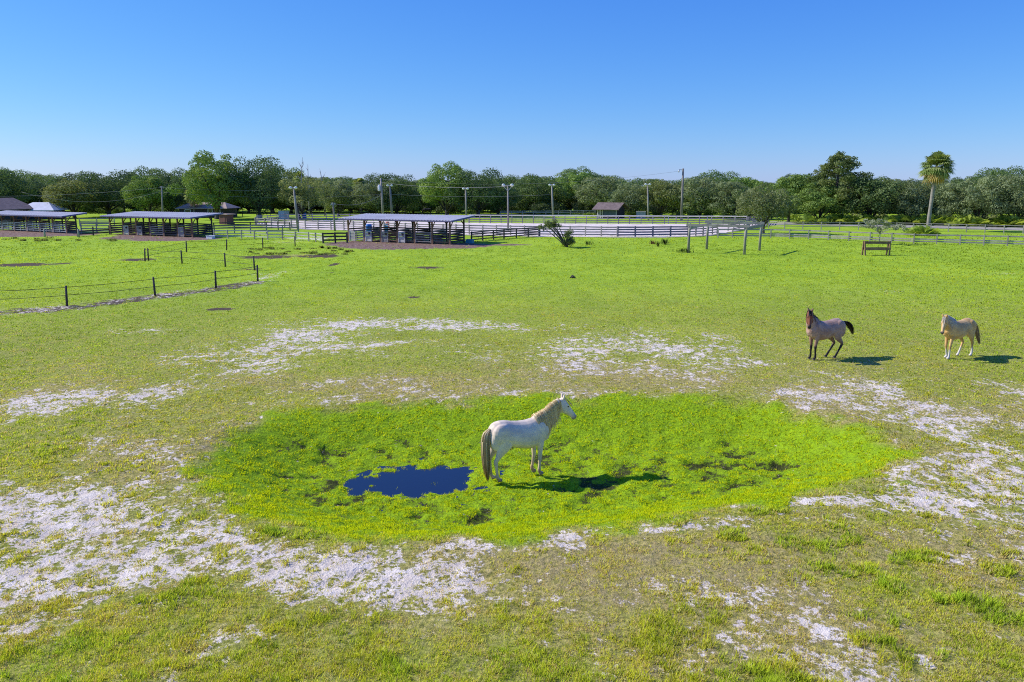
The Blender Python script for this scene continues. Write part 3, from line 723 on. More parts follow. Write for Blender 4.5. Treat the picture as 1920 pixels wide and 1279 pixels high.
def lerpc(a, b, f): f = f[:, None]; return np.array(a)*(1-f)+np.array(b)*f
def paint_white(V, hf, hs, hu, n):
    z = V[:, 2]
    c = lerpc((.86, .70, .53), (.74, .60, .47), sstep(.35, .65, n))
    c = c*(1-.0) 
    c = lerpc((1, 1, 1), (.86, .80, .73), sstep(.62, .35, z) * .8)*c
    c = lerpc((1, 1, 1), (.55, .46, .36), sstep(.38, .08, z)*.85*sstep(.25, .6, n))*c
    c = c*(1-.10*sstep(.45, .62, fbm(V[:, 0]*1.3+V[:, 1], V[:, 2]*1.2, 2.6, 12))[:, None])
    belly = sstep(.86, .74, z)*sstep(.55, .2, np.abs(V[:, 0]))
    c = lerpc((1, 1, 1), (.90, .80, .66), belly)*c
    muz = sstep(.76, .95, hf)
    c = c*(1-muz[:, None]) + np.array((.30, .215, .20))*muz[:, None]
    hoof = sstep(.075, .05, z)
    return c*(1-hoof[:, None]) + np.array((.20, .17, .14))*hoof[:, None]
def paint_roan(V, hf, hs, hu, n):
    z = V[:, 2]
    c = lerpc((.37, .21, .14), (.48, .315, .24), sstep(.3, .7, n))
    hind = sstep(.1, -.6, V[:, 0])
    c = c*(1-hind[:, None]*.25) + np.array((.40, .30, .265))*hind[:, None]*.25
    low = sstep(.62, .48, z + (n-.5)*.12)
    c = c*(1-low[:, None]) + np.array((.020, .015, .014))*low[:, None]
    mid = sstep(.85, .6, z)*(1-low)
    c = c*(1-mid[:, None]*.4) + np.array((.16, .075, .05))*mid[:, None]*.4
    hd = sstep(-.22, .12, hf)
    c = c*(1-hd[:, None]) + np.array((.19, .062, .030))*hd[:, None]
    dk = sstep(.72, .92, hf)
    c = c*(1-dk[:, None]) + np.array((.018, .014, .013))*dk[:, None]
    ear = (hf > -.4) & (hf < .05) & (hu > .16)
    c = np.where(ear[:, None], np.array((.03, .02, .018)), c)
    hoof = sstep(.075, .055, z)
    return c*(1-hoof[:, None]) + np.array((.16, .14, .12))*hoof[:, None]
def paint_palomino(V, hf, hs, hu, n):
    z = V[:, 2]
    c = lerpc((.58, .345, .125), (.73, .475, .20), sstep(.3, .7, n))
    low = sstep(.42, .30, z + (n-.5)*.1)
    c = c*(1-low[:, None]) + np.array((.70, .64, .56))*low[:, None]
    bl = .7*sstep(.032, .010, np.abs(hs)) * sstep(.02, .15, hf)*sstep(.75, .45, hf)*(hu > 0)
    c = c*(1-bl[:, None]) + np.array((.80, .75, .68))*bl[:, None]
    dk = sstep(.80, .95, hf)
    c = c*(1-dk[:, None]) + np.array((.10, .085, .08))*dk[:, None]
    hoof = sstep(.075, .055, z)
    return c*(1-hoof[:, None]) + np.array((.42, .36, .28))*hoof[:, None]
def paint_black(V, hf, hs, hu, n):
    return lerpc((.008, .007, .007), (.02, .017, .016), n)

def stand(front_px, hind_px, zg, sc, fx, hx):
    """root position and heading of a horse whose feet stand at these places"""
    a = Vector(G(*front_px, zg)); b = Vector(G(*hind_px, zg))
    d = (a-b).normalized(); mid = a*(-hx)/(fx-hx) + b*fx/(fx-hx)
    return (mid.x, mid.y, hgt(mid.x, mid.y)), math.atan2(d.y, d.x)
def horses():
    # white horse in the hollow, side on
    loc, yaw = stand((1006, 892), (936, 904), -.85, 1.0, .48, -.65)
    WH = 1.07
    zz = loc[2] + .01
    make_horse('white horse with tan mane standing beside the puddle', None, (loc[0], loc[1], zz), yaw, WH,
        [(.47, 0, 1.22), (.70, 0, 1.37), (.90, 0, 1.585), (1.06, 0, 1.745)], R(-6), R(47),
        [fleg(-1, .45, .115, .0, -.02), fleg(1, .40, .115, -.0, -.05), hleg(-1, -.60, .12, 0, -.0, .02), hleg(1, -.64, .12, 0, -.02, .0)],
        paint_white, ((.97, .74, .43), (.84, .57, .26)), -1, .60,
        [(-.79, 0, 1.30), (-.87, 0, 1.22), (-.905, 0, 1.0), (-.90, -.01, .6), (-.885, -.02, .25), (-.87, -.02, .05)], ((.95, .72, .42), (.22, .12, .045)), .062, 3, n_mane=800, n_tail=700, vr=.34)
    # blue roan with black points, head turned to the camera
    loc, yaw = stand((1520, 674), (1560, 670), 0, 1.05, .44, -.36)
    make_horse('greyish roan horse with black legs, mane and swished black tail', None, (loc[0], loc[1], loc[2]+.005), yaw, 1.06,
        [(.46, 0, 1.22), (.65, .02, 1.42), (.79, .08, 1.63), (.87, .17, 1.79)], R(50), R(62),
        [fleg(-1, .46, .11), fleg(1, .44, .11, .02, .0), hleg(-1, -.56, .13, .10, .06, .32, hz=.02), hleg(1, -.62, .13, .08, .0, .22, hz=.01)],
        paint_roan, ((.014, .011, .010), (.020, .014, .012)), -1, .30,
        [(-.79, 0, 1.32), (-.92, 0, 1.32), (-1.10, 0, 1.19), (-1.25, .0, 1.0), (-1.34, .0, .80)], ((.014, .010, .009), (.035, .02, .014)), .075, 5)
    # palomino walking towards the camera
    loc, yaw = stand((1774, 673), (1811, 667), 0, 1.04, .44, -.56)
    make_horse('golden palomino horse with pale mane and white lower legs', None, (loc[0], loc[1], loc[2]+.005), yaw, 1.03,
        [(.47, 0, 1.22), (.68, .02, 1.36), (.88, .06, 1.50), (1.03, .12, 1.60)], R(22), R(64),
        [fleg(1, .47, .10, .05, .06), fleg(-1, .40, .10, .06, -.04), hleg(-1, -.54, .13, .10, .06, .22, .0), hleg(1, -.64, .13, -.02, -.03, -.06)],
        paint_palomino, ((.78, .72, .62), (.70, .60, .46)), 1, .38,
        [(-.79, .02, 1.30), (-.90, .06, 1.20), (-.98, .11, .95), (-1.06, .15, .65), (-1.14, .18, .42)], ((.62, .42, .20), (.36, .22, .10)), .055, 7)
    # far off, a black horse grazing beyond the arena
    X, Y = G(801, 403)
    make_horse('small black horse grazing far off beyond the sand arena', None, (X, Y, 0), R(185), 1.0,
        [(.47, 0, 1.20), (.75, 0, 1.05), (.95, 0, .75), (1.05, .0, .52)], 0, R(66),
        [fleg(1), fleg(-1, .50), hleg(1), hleg(-1, -.68)],
        paint_black, ((.01, .009, .009), (.012, .01, .01)), 1, .25,
        [(-.79, 0, 1.30), (-.87, 0, 1.2), (-.9, 0, .9), (-.9, 0, .4)], ((.01, .009, .009), (.012, .01, .01)), .05, 9, voxel=.03, n_mane=60, n_tail=50)
horses()
# ---------- fences ----------
def along(pts, spacing):
    out = []
    for (a, b) in zip(pts[:-1], pts[1:]):
        d = math.dist(a, b); n = max(1, round(d/spacing))
        for k in range(n): out.append((a[0]+(b[0]-a[0])*k/n, a[1]+(b[1]-a[1])*k/n))
    out.append(pts[-1]); return out
frnd = random.Random(11)
def fence(label, px, h, zs, mat, spacing=2.2, rail=(.04, .14), post=.13, rmat=None, side=-1, group=None, posts_px=None, round_=False, wob=.02, tilt=False, cat='fence', name='fence'):
    pts = [G(*p) for p in px]
    P = along(pts, spacing) if spacing else pts
    o = P[0]; z0 = hgt(*o)
    root = empty(name, label, cat, (o[0], o[1], z0), group=group)
    Zg = [hgt(*q)-z0 if q[1] < 80 else -z0 for q in P]
    pm = MB()
    if round_: pm.tube([(0, 0, -.15), (0, 0, h*.5), (0, 0, h)], [post/2*1.05, post/2, post/2*.95], 9)
    else: pm.box((0, 0, h/2-.08), (post, post, h+.16))
    pmesh = pm.mesh('post', mat, round_)
    for q, zg in zip(P, Zg):
        a = obj('post', pmesh, root, (q[0]-o[0], q[1]-o[1], zg), math.atan2(P[-1][1]-o[1], P[-1][0]-o[0]))
        a.rotation_euler.x = frnd.uniform(-wob, wob)*1.5; a.rotation_euler.y = frnd.uniform(-wob, wob)*1.5
    for z in zs:
        mb = MB()
        for i in range(len(P)-1):
            a, b = P[i], P[i+1]; dx, dy = b[0]-a[0], b[1]-a[1]; L = math.hypot(dx, dy); nx_, ny_ = dy/L, -dx/L
            of = side*(post/2+rail[0]/2-.004) if not round_ else 0
            j0, j1 = frnd.uniform(-wob, wob), frnd.uniform(-wob, wob)
            p0 = (a[0]-o[0]+nx_*of, a[1]-o[1]+ny_*of, z+Zg[i]+j0); p1 = (b[0]-o[0]+nx_*of, b[1]-o[1]+ny_*of, z+Zg[i+1]+j1)
            if round_:
                mid = tuple((p0[k]+p1[k])/2 - (.04 if k == 2 else 0) for k in range(3)); mb.tube([p0, mid, p1], rail[0]/2, 5)
            else: mb.beam(p0, p1, rail[0], rail[1], (-nx_*side*.75, -ny_*side*.75, .55) if tilt else (0, 0, 1))
        mb.build('strand' if round_ else 'rail', rmat or mat, root)
    return root
WG, WP, WD, WB = M['wood_grey'], M['wood_pale'], M['wood_dark'], M['wood_brown']
R4 = (.28, .60, .92, 1.22)
fence('long weathered board fence along the near side of the sand arena', [(479,423.5),(497,424.5),(573,430),(645,431.5),(760,436.5),(880,440.5),(1010,443),(1157,444.3)], 1.36, R4, WG, 1.9)
fence('dark board fence of four heavy rails closing the arena front right of centre', [(1158,444.6),(1224,444),(1290,443.2)], 1.36, R4, surf('painted_shade_wood', (.12,.115,.15), (.20,.19,.24), 2, .8), 2.15, (.05, .18), .17)  # shade of the side turned from the sun is painted into this wood
fence('short curved board fence at the right front corner of the arena', [(1290.6,443.4),(1318,442),(1344,439)], 1.36, R4, WG, 1.6)
fence('board fence around the far right end of the sand arena', [(1365,434),(1405,428.5),(1436,422),(1440,417.5),(1402,421)], 1.3, R4, WG, 2.2)
fence('board fence below the sunlit coloured top board along the far side of the sand arena', [(880,418.5),(1000,419.5),(1180,420.5),(1400,421.2)], 1.32, (.30,.62,.93), WG, 1.9)
fence('top board coloured as if sunlit running along the far arena fence', [(880,418.2),(1000,419.2),(1180,420.2),(1400,420.9)], 1.26, (1.33,), WP, 1.9*3, (.05, .26), .12, M['sunlit_tint_cap'], tilt=True)  # rail tilted and coloured pale to imitate the sunlit top edge
fence('board fence round the far left end of the arena behind the light pole', [(479,423),(484,418),(520,415.5),(560,414.5),(612,413.3),(700,414.8),(879,418.2)], 1.3, (.35,.75,1.15), WG, 2.3)
fence('dark rail fence of the far paddock between arena and pavilion', [(938,407.5),(1000,407.6),(1116,406.3)], 1.3, (.5,.95,1.25), WG, 2.6)
fence('thin far paddock fence in front of the wood', [(893,402.6),(1000,401),(1118,399.8)], 1.25, (.6,1.2), WD, 3.4, (.03,.07), .1)
fence('dark post and rail fence in the far left field behind the white box', [(455,406.2),(560,405.6),(680,404.2),(760,403)], 1.3, (.6,1.15), WD, 2.8)
fence('dark four rail fence leading from the right shed to the arena', [(884,453.5),(945,447.8),(1012,442.9)], 1.2, (.25,.55,.85,1.1), WD, 2.0, (.05,.13))
fence('short dark three rail panel fence left of the right shed', [(606,456.2),(629,455.5),(651,455)], 1.2, (.35,.72,1.08), WD, 0, (.05,.17), .17)
fence('pale three rail paddock fence between middle shed and dark panel', [(402,447.2),(453,447.8),(502,449.6),(530,450),(579,452.7),(605.5,455.6)], 1.1, (.32,.65,.98), WG, 1.9, (.04,.11), .11, WP)
fence('dark three rail fence in the yard behind the pale paddock fence', [(402,433),(440,431.6),(500,431.8),(544,432.6)], 1.2, (.4,.75,1.1), WD, 2.2, (.05,.13))
fence('grey rail fence right behind the middle shed', [(394,439),(440,438.3),(500,437.8),(560,437)], 1.15, (.4,.75,1.08), WG, 2.4)
fence('four rail yard fence joining the left and middle sheds', [(153,437.5),(182,437.3),(207,437)], 1.5, (.3,.65,1.0,1.4), WG, 1.9)
fence('low pale topped fence in front of the gap between left and middle sheds', [(146,444),(175,441.6),(206,439.3)], 1.15, (.3,.65), WD, 1.9)
fence('pale top rail fence behind the gap between left and middle sheds', [(150,424.5),(215,424)], 1.3, (.4,.8,1.2), WG, 2.2)
WR, WS = M['post_round'], M['wire']
wf = 'two strand paddock fences with dark posts'
fence('two strand fence with slender dark posts nearest the camera at left', [(-60,584),(126,575),(291,556),(405,541),(483.5,527.5)], 1.12, (.58,1.04), WD, 0, (.028,.03), .12, WS, round_=True, wob=.03)
fence('two strand fence running left from the corner post across the paddock', [(477.5,507.5),(422.5,500.3),(341.5,494.5),(272,490.3)], 1.12, (.5,1.02), WD, 0, (.028,.03), .12, WS, round_=True, wob=.04)
fence('farther two strand fence rising towards the pale paddock fence', [(278.5,489.2),(350,473),(425,469.5),(493,465.5),(553.5,462.5)], 1.1, (.5,1.02), WD, 0, (.028,.03), .12, WS, round_=True, wob=.03)
fence('weathered board fence across the right of the field behind the low bench', [(1346,445.5),(1400,446.3),(1445,446.6),(1516,448.7),(1713,457),(1844,460.3),(1980,464)], 1.15, (.28,.52,1.03), WG, 2.25, (.045,.15))
fence('rail fence along the sandy road in front of the wood', [(1441,428.5),(1471,430),(1680,432.2),(1918,438.6),(1985,440)], 1.15, (.45,.8,1.08), WG, 2.4, (.03,.09), .12)
# two lone grey posts by the left sheds
for i, (px_, py_, lb) in enumerate(((84,444.5,'lone grey fence post in front of the left shed'), (147.5,444.4,'grey corner post between the left and middle sheds'))):
    X, Y = G(px_, py_); mb = MB(); mb.tube([(0,0,-.1),(0.02,0,.5),(0.03,0,1.0)], [.13,.12,.12], 10)
    o = mb.build('fence_post', WR, None, True, (X, Y, 0)); tag(o, lb, 'post')

# ---------- flat setting sheets: arena sand and the road ----------
def sheet(name, px, z, mat):
    pts = [G(*p) for p in px]
    m = bpy.data.meshes.new(name); m.from_pydata([(x, y, z) for x, y in pts], [], [list(range(len(pts)))]); m.materials.append(mat)
    bm = bmesh.new(); bm.from_mesh(m); bmesh.ops.triangulate(bm, faces=bm.faces[:]); bm.to_mesh(m); bm.free()
    return tag(obj(name, m), kind='structure')
def sandmat(name, a, b, dirt=None):
    t = NT(name); pos = t.n('ShaderNodeNewGeometry').outputs['Position']
    n = t.noise(t.scaled(pos, (1, .4, 1)), .5, 6, .65); n2 = t.noise(pos, 6, 5, .7)
    c = t.mix(t.step(n, .35, .65), a, b); c = t.mix(t.math('MULTIPLY', t.step(n2, .55, .72), .35), c, tuple(q*.6 for q in a))
    if dirt: c = t.mix(t.math('MULTIPLY', t.step(t.noise(t.scaled(pos, (1, .3, 1)), .22, 5, .6), .52, .66), .6), c, dirt)
    p = t.n('ShaderNodeBsdfPrincipled'); t.l(c, p.inputs['Base Color']); p.inputs['Roughness'].default_value = .95; p.inputs['Specular IOR Level'].default_value = .1
    b_ = t.n('ShaderNodeBump'); b_.inputs['Strength'].default_value = .5; b_.inputs['Distance'].default_value = .08
    t.l(n2, b_.inputs['Height']); t.l(b_.outputs[0], p.inputs['Normal']); t.l(p.outputs[0], t.out.inputs[0]); return t.m
sheet('sand_arena', [(477,422),(490,424.6),(573,430.6),(645,432.2),(760,437.4),(880,441.6),(1010,444.2),(1157,445.6),(1250,445.6),(1330,443),(1365,436),(1405,430),(1438,423),(1436,419.4),(1400,420.6),(1180,419.8),(1000,419),(880,417.9),(700,414.6),(612,413.1),(560,414.2),(520,415.2),(486,418)],
      .035, sandmat('arena_sand', (.70,.59,.50), (.86,.74,.65), (.54,.44,.36)))
sheet('road', [(1440,422.5),(1473,421.3),(1600,424.2),(1760,427.6),(1990,433.6),(1990,427),(1760,422),(1600,419.2),(1473,417.4),(1440,417.8)], .035, sandmat('road_sand', (.36,.32,.28), (.46,.42,.38)))

# ---------- open sheds ----------
def shed(label, A_px, B_px, depth, ze, zb, nb, extra_left=0.0, seed=1, gates=(0,1,2,3), pens=False):
    rnd = random.Random(seed)
    A, B = Vector((*G(*A_px), 0)), Vector((*G(*B_px), 0))
    u = (B-A).normalized(); A = A - u*extra_left; L = (B-A).length; wv_ = Vector((-u.y, u.x, 0))
    root = empty('open_shed', label, 'shed', A, math.atan2(u.y, u.x))
    ov = .75; y0, y1 = -ov, depth
    zt = lambda y: ze + (zb-ze)*(y-y0)/(y1-y0)
    # ribbed metal sheet
    V, Fc = [], []
    x = -.9; prof = []
    while x < L+.35:
        prof += [(x, 0), (x+.26, 0), (x+.29, .035), (x+.35, .035)]; x += .38
    prof.append((x, 0))
    for (xx, dz) in prof:
        V += [(xx, y0, zt(y0)+dz), (xx, y1, zt(y1)+dz)]
    for i in range(len(prof)-1): Fc.append((2*i, 2*i+2, 2*i+3, 2*i+1))
    rm = np_mesh('roof', V, Fc, M['metal_roof']); rf = obj('roof', rm, root)
    x0_, x1_ = prof[0][0], prof[-1][0]
    fb = MB(); fb.beam((x0_, y0+.03, zt(y0)-.085), (x1_, y0+.03, zt(y0)-.085), .05, .15)
    fb.beam((x0_+.03, y0+.06, zt(y0)-.085), (x0_+.03, y1, zt(y1)-.085), .05, .15); fb.beam((x1_-.03, y0+.06, zt(y0)-.085), (x1_-.03, y1, zt(y1)-.085), .05, .15)
    fb.build('fascia_board', M['fascia'], root)
    ra = MB()
    for k in range(4):
        yy = y0+.3+(y1-y0-.6)*k/3; ra.beam((x0_+.06, yy, zt(yy)-.05), (x1_-.06, yy, zt(yy)-.05), .05, .09)
    ra.build('purlin', WB, root)
    rows = (0.0, depth-1.5)
    pm = {}
    for r, yy in enumerate(rows):
        h = zt(yy)-.10
        mb = MB(); mb.box((0, 0, h/2-.05), (.15, .15, h+.1)); pmesh = mb.mesh('post', WB if r == 0 else WD)
        bb = MB(); bb.beam((.02, 0, h-.75), (.58, 0, h-.06), .07, .1); b1 = bb.mesh('brace', WB)
        bb = MB(); bb.beam((-.02, 0, h-.75), (-.58, 0, h-.06), .07, .1); b2 = bb.mesh('brace', WB)
        bb = MB(); bb.beam((0, .09, h-.8), (0, .75, zt(yy+.75)-.16), .07, .1); b3 = bb.mesh('brace', WB)
        for k in range(nb+1):
            xx = L*k/nb
            obj('post', pmesh, root, (xx, yy, 0))
            if r == 1:
                if k < nb: obj('brace', b1, root, (xx, yy, 0))
                if k > 0: obj('brace', b2, root, (xx, yy, 0))
            else: obj('brace', b3, root, (xx, yy, 0))
        hb = MB(); hb.beam((-.4, yy, h+.0), (L+.4, yy, h+.0), .07, .14); hb.build('header_beam', WB, root)
    # rear wall of boards and the partitions between the stalls
    bays = L/nb
    for k in range(nb):
        mb = MB()
        for z in (.32, .62, .92, 1.22, 1.5): mb.beam((k*bays+.08, rows[1]+.1, z), ((k+1)*bays-.08, rows[1]+.1, z+rnd.uniform(-.02, .02)), .04, .15)
        mb.build('rail_panel', WD if (k+seed) % 2 else WB, root)
    for k in range(nb+1):
        mb = MB()
        for z in (.3, .58, .86, 1.14, 1.42): mb.beam((k*bays, .08, z), (k*bays, rows[1]-.08, z+rnd.uniform(-.03, .03)), .04, .15)
        mb.build('partition', WG if k % 2 else WD, root)
    for k in gates:
        if k >= nb: continue
        mb = MB(); gx_ = k*bays
        for q in range(7): mb.beam((gx_+.09, -.02, .14+q*.17), (gx_+1.0, -.02+rnd.uniform(-.01, .01), .14+q*.17), .035, .14)
        mb.beam((gx_+.16, -.06, .05), (gx_+.16, -.06, 1.25), .05, .1); mb.beam((gx_+.94, -.06, .05), (gx_+.94, -.06, 1.25), .05, .1)
        g = mb.build('stall_gate', WP if k % 3 != 2 else WG, root)
        if k in (1, 2, 3):
            hb = MB(); hb.rings([((gx_+.72, -.13, z), Vector((r, 0, 0)), Vector((0, r, 0))) for z, r in ((.86, .11), (1.1, .14))]); hb.build('feed_bucket', WD, g)
    # low pipe or board gates over the rest of each front
    for k in range(nb):
        mb = MB(); x0g = k*bays + (1.08 if k in gates else .1); x1g = (k+1)*bays-.1
        for z in ((.25, .5, .75, 1.0, 1.22)): mb.beam((x0g, 0, z), (x1g, 0, z+rnd.uniform(-.02, .02)), .045, .075 if pens else .11)
        n_ = 3 if pens else 2
        for q in range(n_): xx = x0g+.05+(x1g-x0g-.1)*q/(n_-1); mb.beam((xx, -.05, .12), (xx, -.05, 1.3), .05, .08)
        mb.build('pen_gate', M['steel'] if pens else (WD, WG, WD, WB)[(k+seed) % 4], root)
    return root
shed('long low open shed with ribbed grey metal roof, nearest and right of the three', (654,452.2), (844,458.8), 4.8, 2.66, 3.05, 6, seed=1)
shed('middle open shed with smooth bluish roof on bare posts', (208,439.6), (361.6,445.2), 4.8, 2.5, 2.9, 6, seed=2, gates=(1,2,5))
shed('leftmost open shed with steel pen gates, cut off by the picture edge', (50,434.2), (126,437.8), 2.9, 2.35, 2.72, 6, extra_left=9, seed=3, gates=(), pens=True)

# ---------- tall post frame, low bench ----------
P4 = {k: G(*v) for k, v in dict(a=(1290.6,474), b=(1325,467.5), c=(1395.6,477.6), d=(1424,470)).items()}
o = P4['a']; root = empty('post_frame', 'tall frame of four round posts joined by plank beams', 'frame', (o[0], o[1], hgt(*o)))
tops = {}
for k, (x, y) in P4.items():
    h = 2.85 if k in 'ac' else 2.9
    mb = MB(); mb.tube([(0,0,-.1),(.0,0,h*.5),(.03,0,h)], [.135,.125,.115], 12); mb.build('post', WR, root, True, (x-o[0], y-o[1], 0)); tops[k] = Vector((x-o[0]+.03, y-o[1], h-.16))
for n_, (a, b, dz) in enumerate((('a','c',0),('b','d',.02),('a','b',-.22),('c','d',-.2))):
    d = (tops[b]-tops[a]).normalized(); s_ = Vector((d.y, -d.x, 0)).normalized()*.15
    mb = MB(); mb.beam(tops[a]+s_-d*.3+Vector((0,0,dz)), tops[b]+s_+d*.3+Vector((0,0,dz)), .06, .24); mb.build('beam', WG, root)
X, Y = G(1642, 478.6); root = empty('feed_rack', 'low brown wooden rack like a bench standing alone in the field at right', 'rack', (X, Y, hgt(X, Y)), R(2))
for sx in (-1, 1):
    for sy in (-1, 1):
        mb = MB(); mb.beam((sx*1.16, sy*.30, -.05), (sx*1.20, sy*.12, 1.32), .11, .11, (0,1,0)); mb.build('leg', WB, root)
for z, nm in ((1.19,'top_rail'),(.62,'lower_rail')):
    mb = MB(); mb.beam((-1.24,-.21 if z>1 else -.31,z),(1.24,-.21 if z>1 else -.31,z),.05,.22); mb.beam((-1.24,.2 if z>1 else .30,z),(1.24,.2 if z>1 else .30,z),.05,.2); mb.build(nm, WB, root)
mb = MB(); mb.box((0,0,.52),(2.26,.5,.05)); mb.build('tray', WB, root)

# ---------- poles and cables ----------
POLES = {}
def pole(key, label, base, top_px, r=.13, head=None, name='light_pole', cat='light pole', group=None):
    X, Y = G(*base); zt_ = zat(top_px[1], Y); xt = xat(top_px[0], top_px[1], Y)
    root = empty(name, label, cat, (X, Y, 0), group=group); dx = xt-X
    mb = MB(); mb.tube([(0,0,-.2),(dx*.5,0,zt_*.5),(dx,0,zt_)], [r*1.25, r*1.05, r*.8], 10); mb.build('pole_shaft', M['pole'], root, True)
    POLES[key] = (X, Y, dx, zt_)
    if head in ('flood', 'vee'):
        z = zt_-.12 if head == 'flood' else zt_-.05; wd = .55 if head == 'flood' else .75
        mb = MB(); mb.beam((dx-wd,-.12,z),(dx+wd,-.12,z),.09,.1)
        if head == 'vee':
            for s in (-1,1): mb.beam((dx,-.12,z-.75),(dx+s*wd*.85,-.12,z-.08),.06,.07)
        mb.build('cross_arm', WP if head == 'vee' else M['steel'], root)
        for s in (-1, 1):
            hb = MB(); c = Vector((dx+s*(wd-.16), -.30, z+.06))
            hb.rings([(c+Vector((0,-.14,-.06)), Vector((.24,0,0)), Vector((0,-.06,.17))), (c+Vector((0,.05,.02)), Vector((.22,0,0)), Vector((0,-.05,.15))), (c+Vector((0,.16,.05)), Vector((.10,0,0)), Vector((0,-.02,.08)))])
            hb.build('flood_light', M['paint_white'], root, True)
    if head == 'transformer':
        mb = MB(); mb.rings([((dx*.8-.42,-.05,z), Vector((rr,0,0)), Vector((0,rr,0))) for z, rr in ((zt_-2.45,.24),(zt_-2.35,.27),(zt_-1.5,.27),(zt_-1.4,.2))]); mb.build('transformer', M['paint_white'], root, True)
        for q in range(2):
            mb = MB(); mb.rings([((dx*.8-.42+(q-.5)*.2,-.05,z), Vector((rr,0,0)), Vector((0,rr,0))) for z, rr in ((zt_-1.4,.05),(zt_-1.15,.03))]); mb.build('insulator', M['steel'], root, True)
    if head == 'arm':
        mb = MB(); mb.beam((dx-.75,0,zt_-.18),(dx+.05,0,zt_-.18),.07,.08); mb.build('cross_arm', M['steel'], root)
        mb = MB(); mb.tube([(dx-.7,0,zt_-.2),(dx-.78,0,zt_-.45),(dx-.76,0,zt_-.7)],[.07,.13,.09],8); mb.build('lamp_head', M['steel'], root, True)
    if head == 'cap':
        for s in (-.25,.25):
            mb = MB(); mb.tube([(dx+s,0,zt_-.25),(dx+s,0,zt_-.02)],[.05,.06],8); mb.build('insulator', M['steel'], root)
        mb = MB(); mb.beam((dx-.4,0,zt_-.3),(dx+.4,0,zt_-.3),.08,.09); mb.build('cross_arm', WG, root)
    return root
pole('p304', 'pale wooden utility pole behind the middle shed', (305.5,414), (303,349), .15, 'cap', 'utility_pole', 'utility pole')
pole('p74', 'short thin pole beside the pale tin roof house', (75,408), (73.5,376), .08, None, 'utility_pole', 'utility pole')
pole('p553', 'leaning light pole between arena end and white storage box', (559,431), (550.5,351), .15, 'flood')
pole('p626', 'short bare service pole on the arena edge left of the near shed', (628,433.5), (624.5,380), .12, 'cap', 'utility_pole', 'utility pole')
pole('p714', 'utility pole carrying a grey transformer above the right shed', (718.5,410), (714,334), .2, 'transformer', 'utility_pole', 'utility pole')
pole('p732', 'light pole just right of the transformer pole', (735.5,410), (731,347), .2, 'flood')
pole('p873', 'light pole at the right corner of the near shed roof', (874.5,412), (873,353), .17, 'flood')
pole('p952', 'light pole with V braced cross arm standing in the arena', (953,435.5), (952,347), .12, 'vee')
pole('p1035', 'light pole left of the brown roofed pavilion', (1037.5,413), (1034.5,346), .16, 'flood')
pole('p1215', 'light pole beside the grey wooden hut right of the pavilion', (1216,413), (1214,345), .15, 'flood')
pole('p1280', 'tallest pole, reaching above the treetops with a small lamp arm', (1277.5,414.5), (1281,316), .2, 'arm', 'utility_pole', 'utility pole')
def cable(label, a, b, za, zb, sag, r=.018, group='power cables strung between the poles'):
    A_ = Vector((POLES[a][0]+POLES[a][2]*.95, POLES[a][1], za)) if isinstance(a, str) else Vector(a); B_ = Vector((POLES[b][0]+POLES[b][2]*.95, POLES[b][1], zb))
    pts = [A_.lerp(B_, k/20) - Vector((0,0,sag*4*(k/20)*(1-k/20))) - A_ for k in range(21)]
    mb = MB(); mb.tube(pts, r, 5); o = mb.build('power_cable', M['cable'], None, True, A_); tag(o, label, 'cable', group)
def pz(k, f): return POLES[k][3]*f
def atp(px, py, Y): return (xat(px, py, Y), Y, zat(py, Y))
cable('upper power cable from the left utility pole to the transformer pole', 'p304', 'p714', pz('p304',.97), pz('p714',.98), 1.3)
cable('lower power cable from the left utility pole to the transformer pole', 'p304', 'p714', pz('p304',.82), pz('p714',.60), .75)
cable('sagging cable from the left utility pole towards the left houses', atp(40,360,150), 'p304', 0, pz('p304',.86), 1.9)
cable('thin high cable above the middle shed running off to the left', atp(-60,368,150), 'p304', 0, pz('p304',.96), .5, .02)
cable('short drooping cable between bare service pole and transformer pole', 'p626', 'p714', pz('p626',.97), pz('p714',.6), .9)
cable('upper cable from the transformer pole to the V braced light pole', 'p714', 'p952', pz('p714',.9), pz('p952',.97), .5, .02)
cable('lower cable from the transformer pole to the light pole left of the pavilion', 'p714', 'p1035', pz('p714',.62), pz('p1035',.72), .5, .02)
cable('faint cable from the transformer pole to the tallest pole', 'p714', 'p1280', pz('p714',.97), pz('p1280',.96), 1.6, .015)

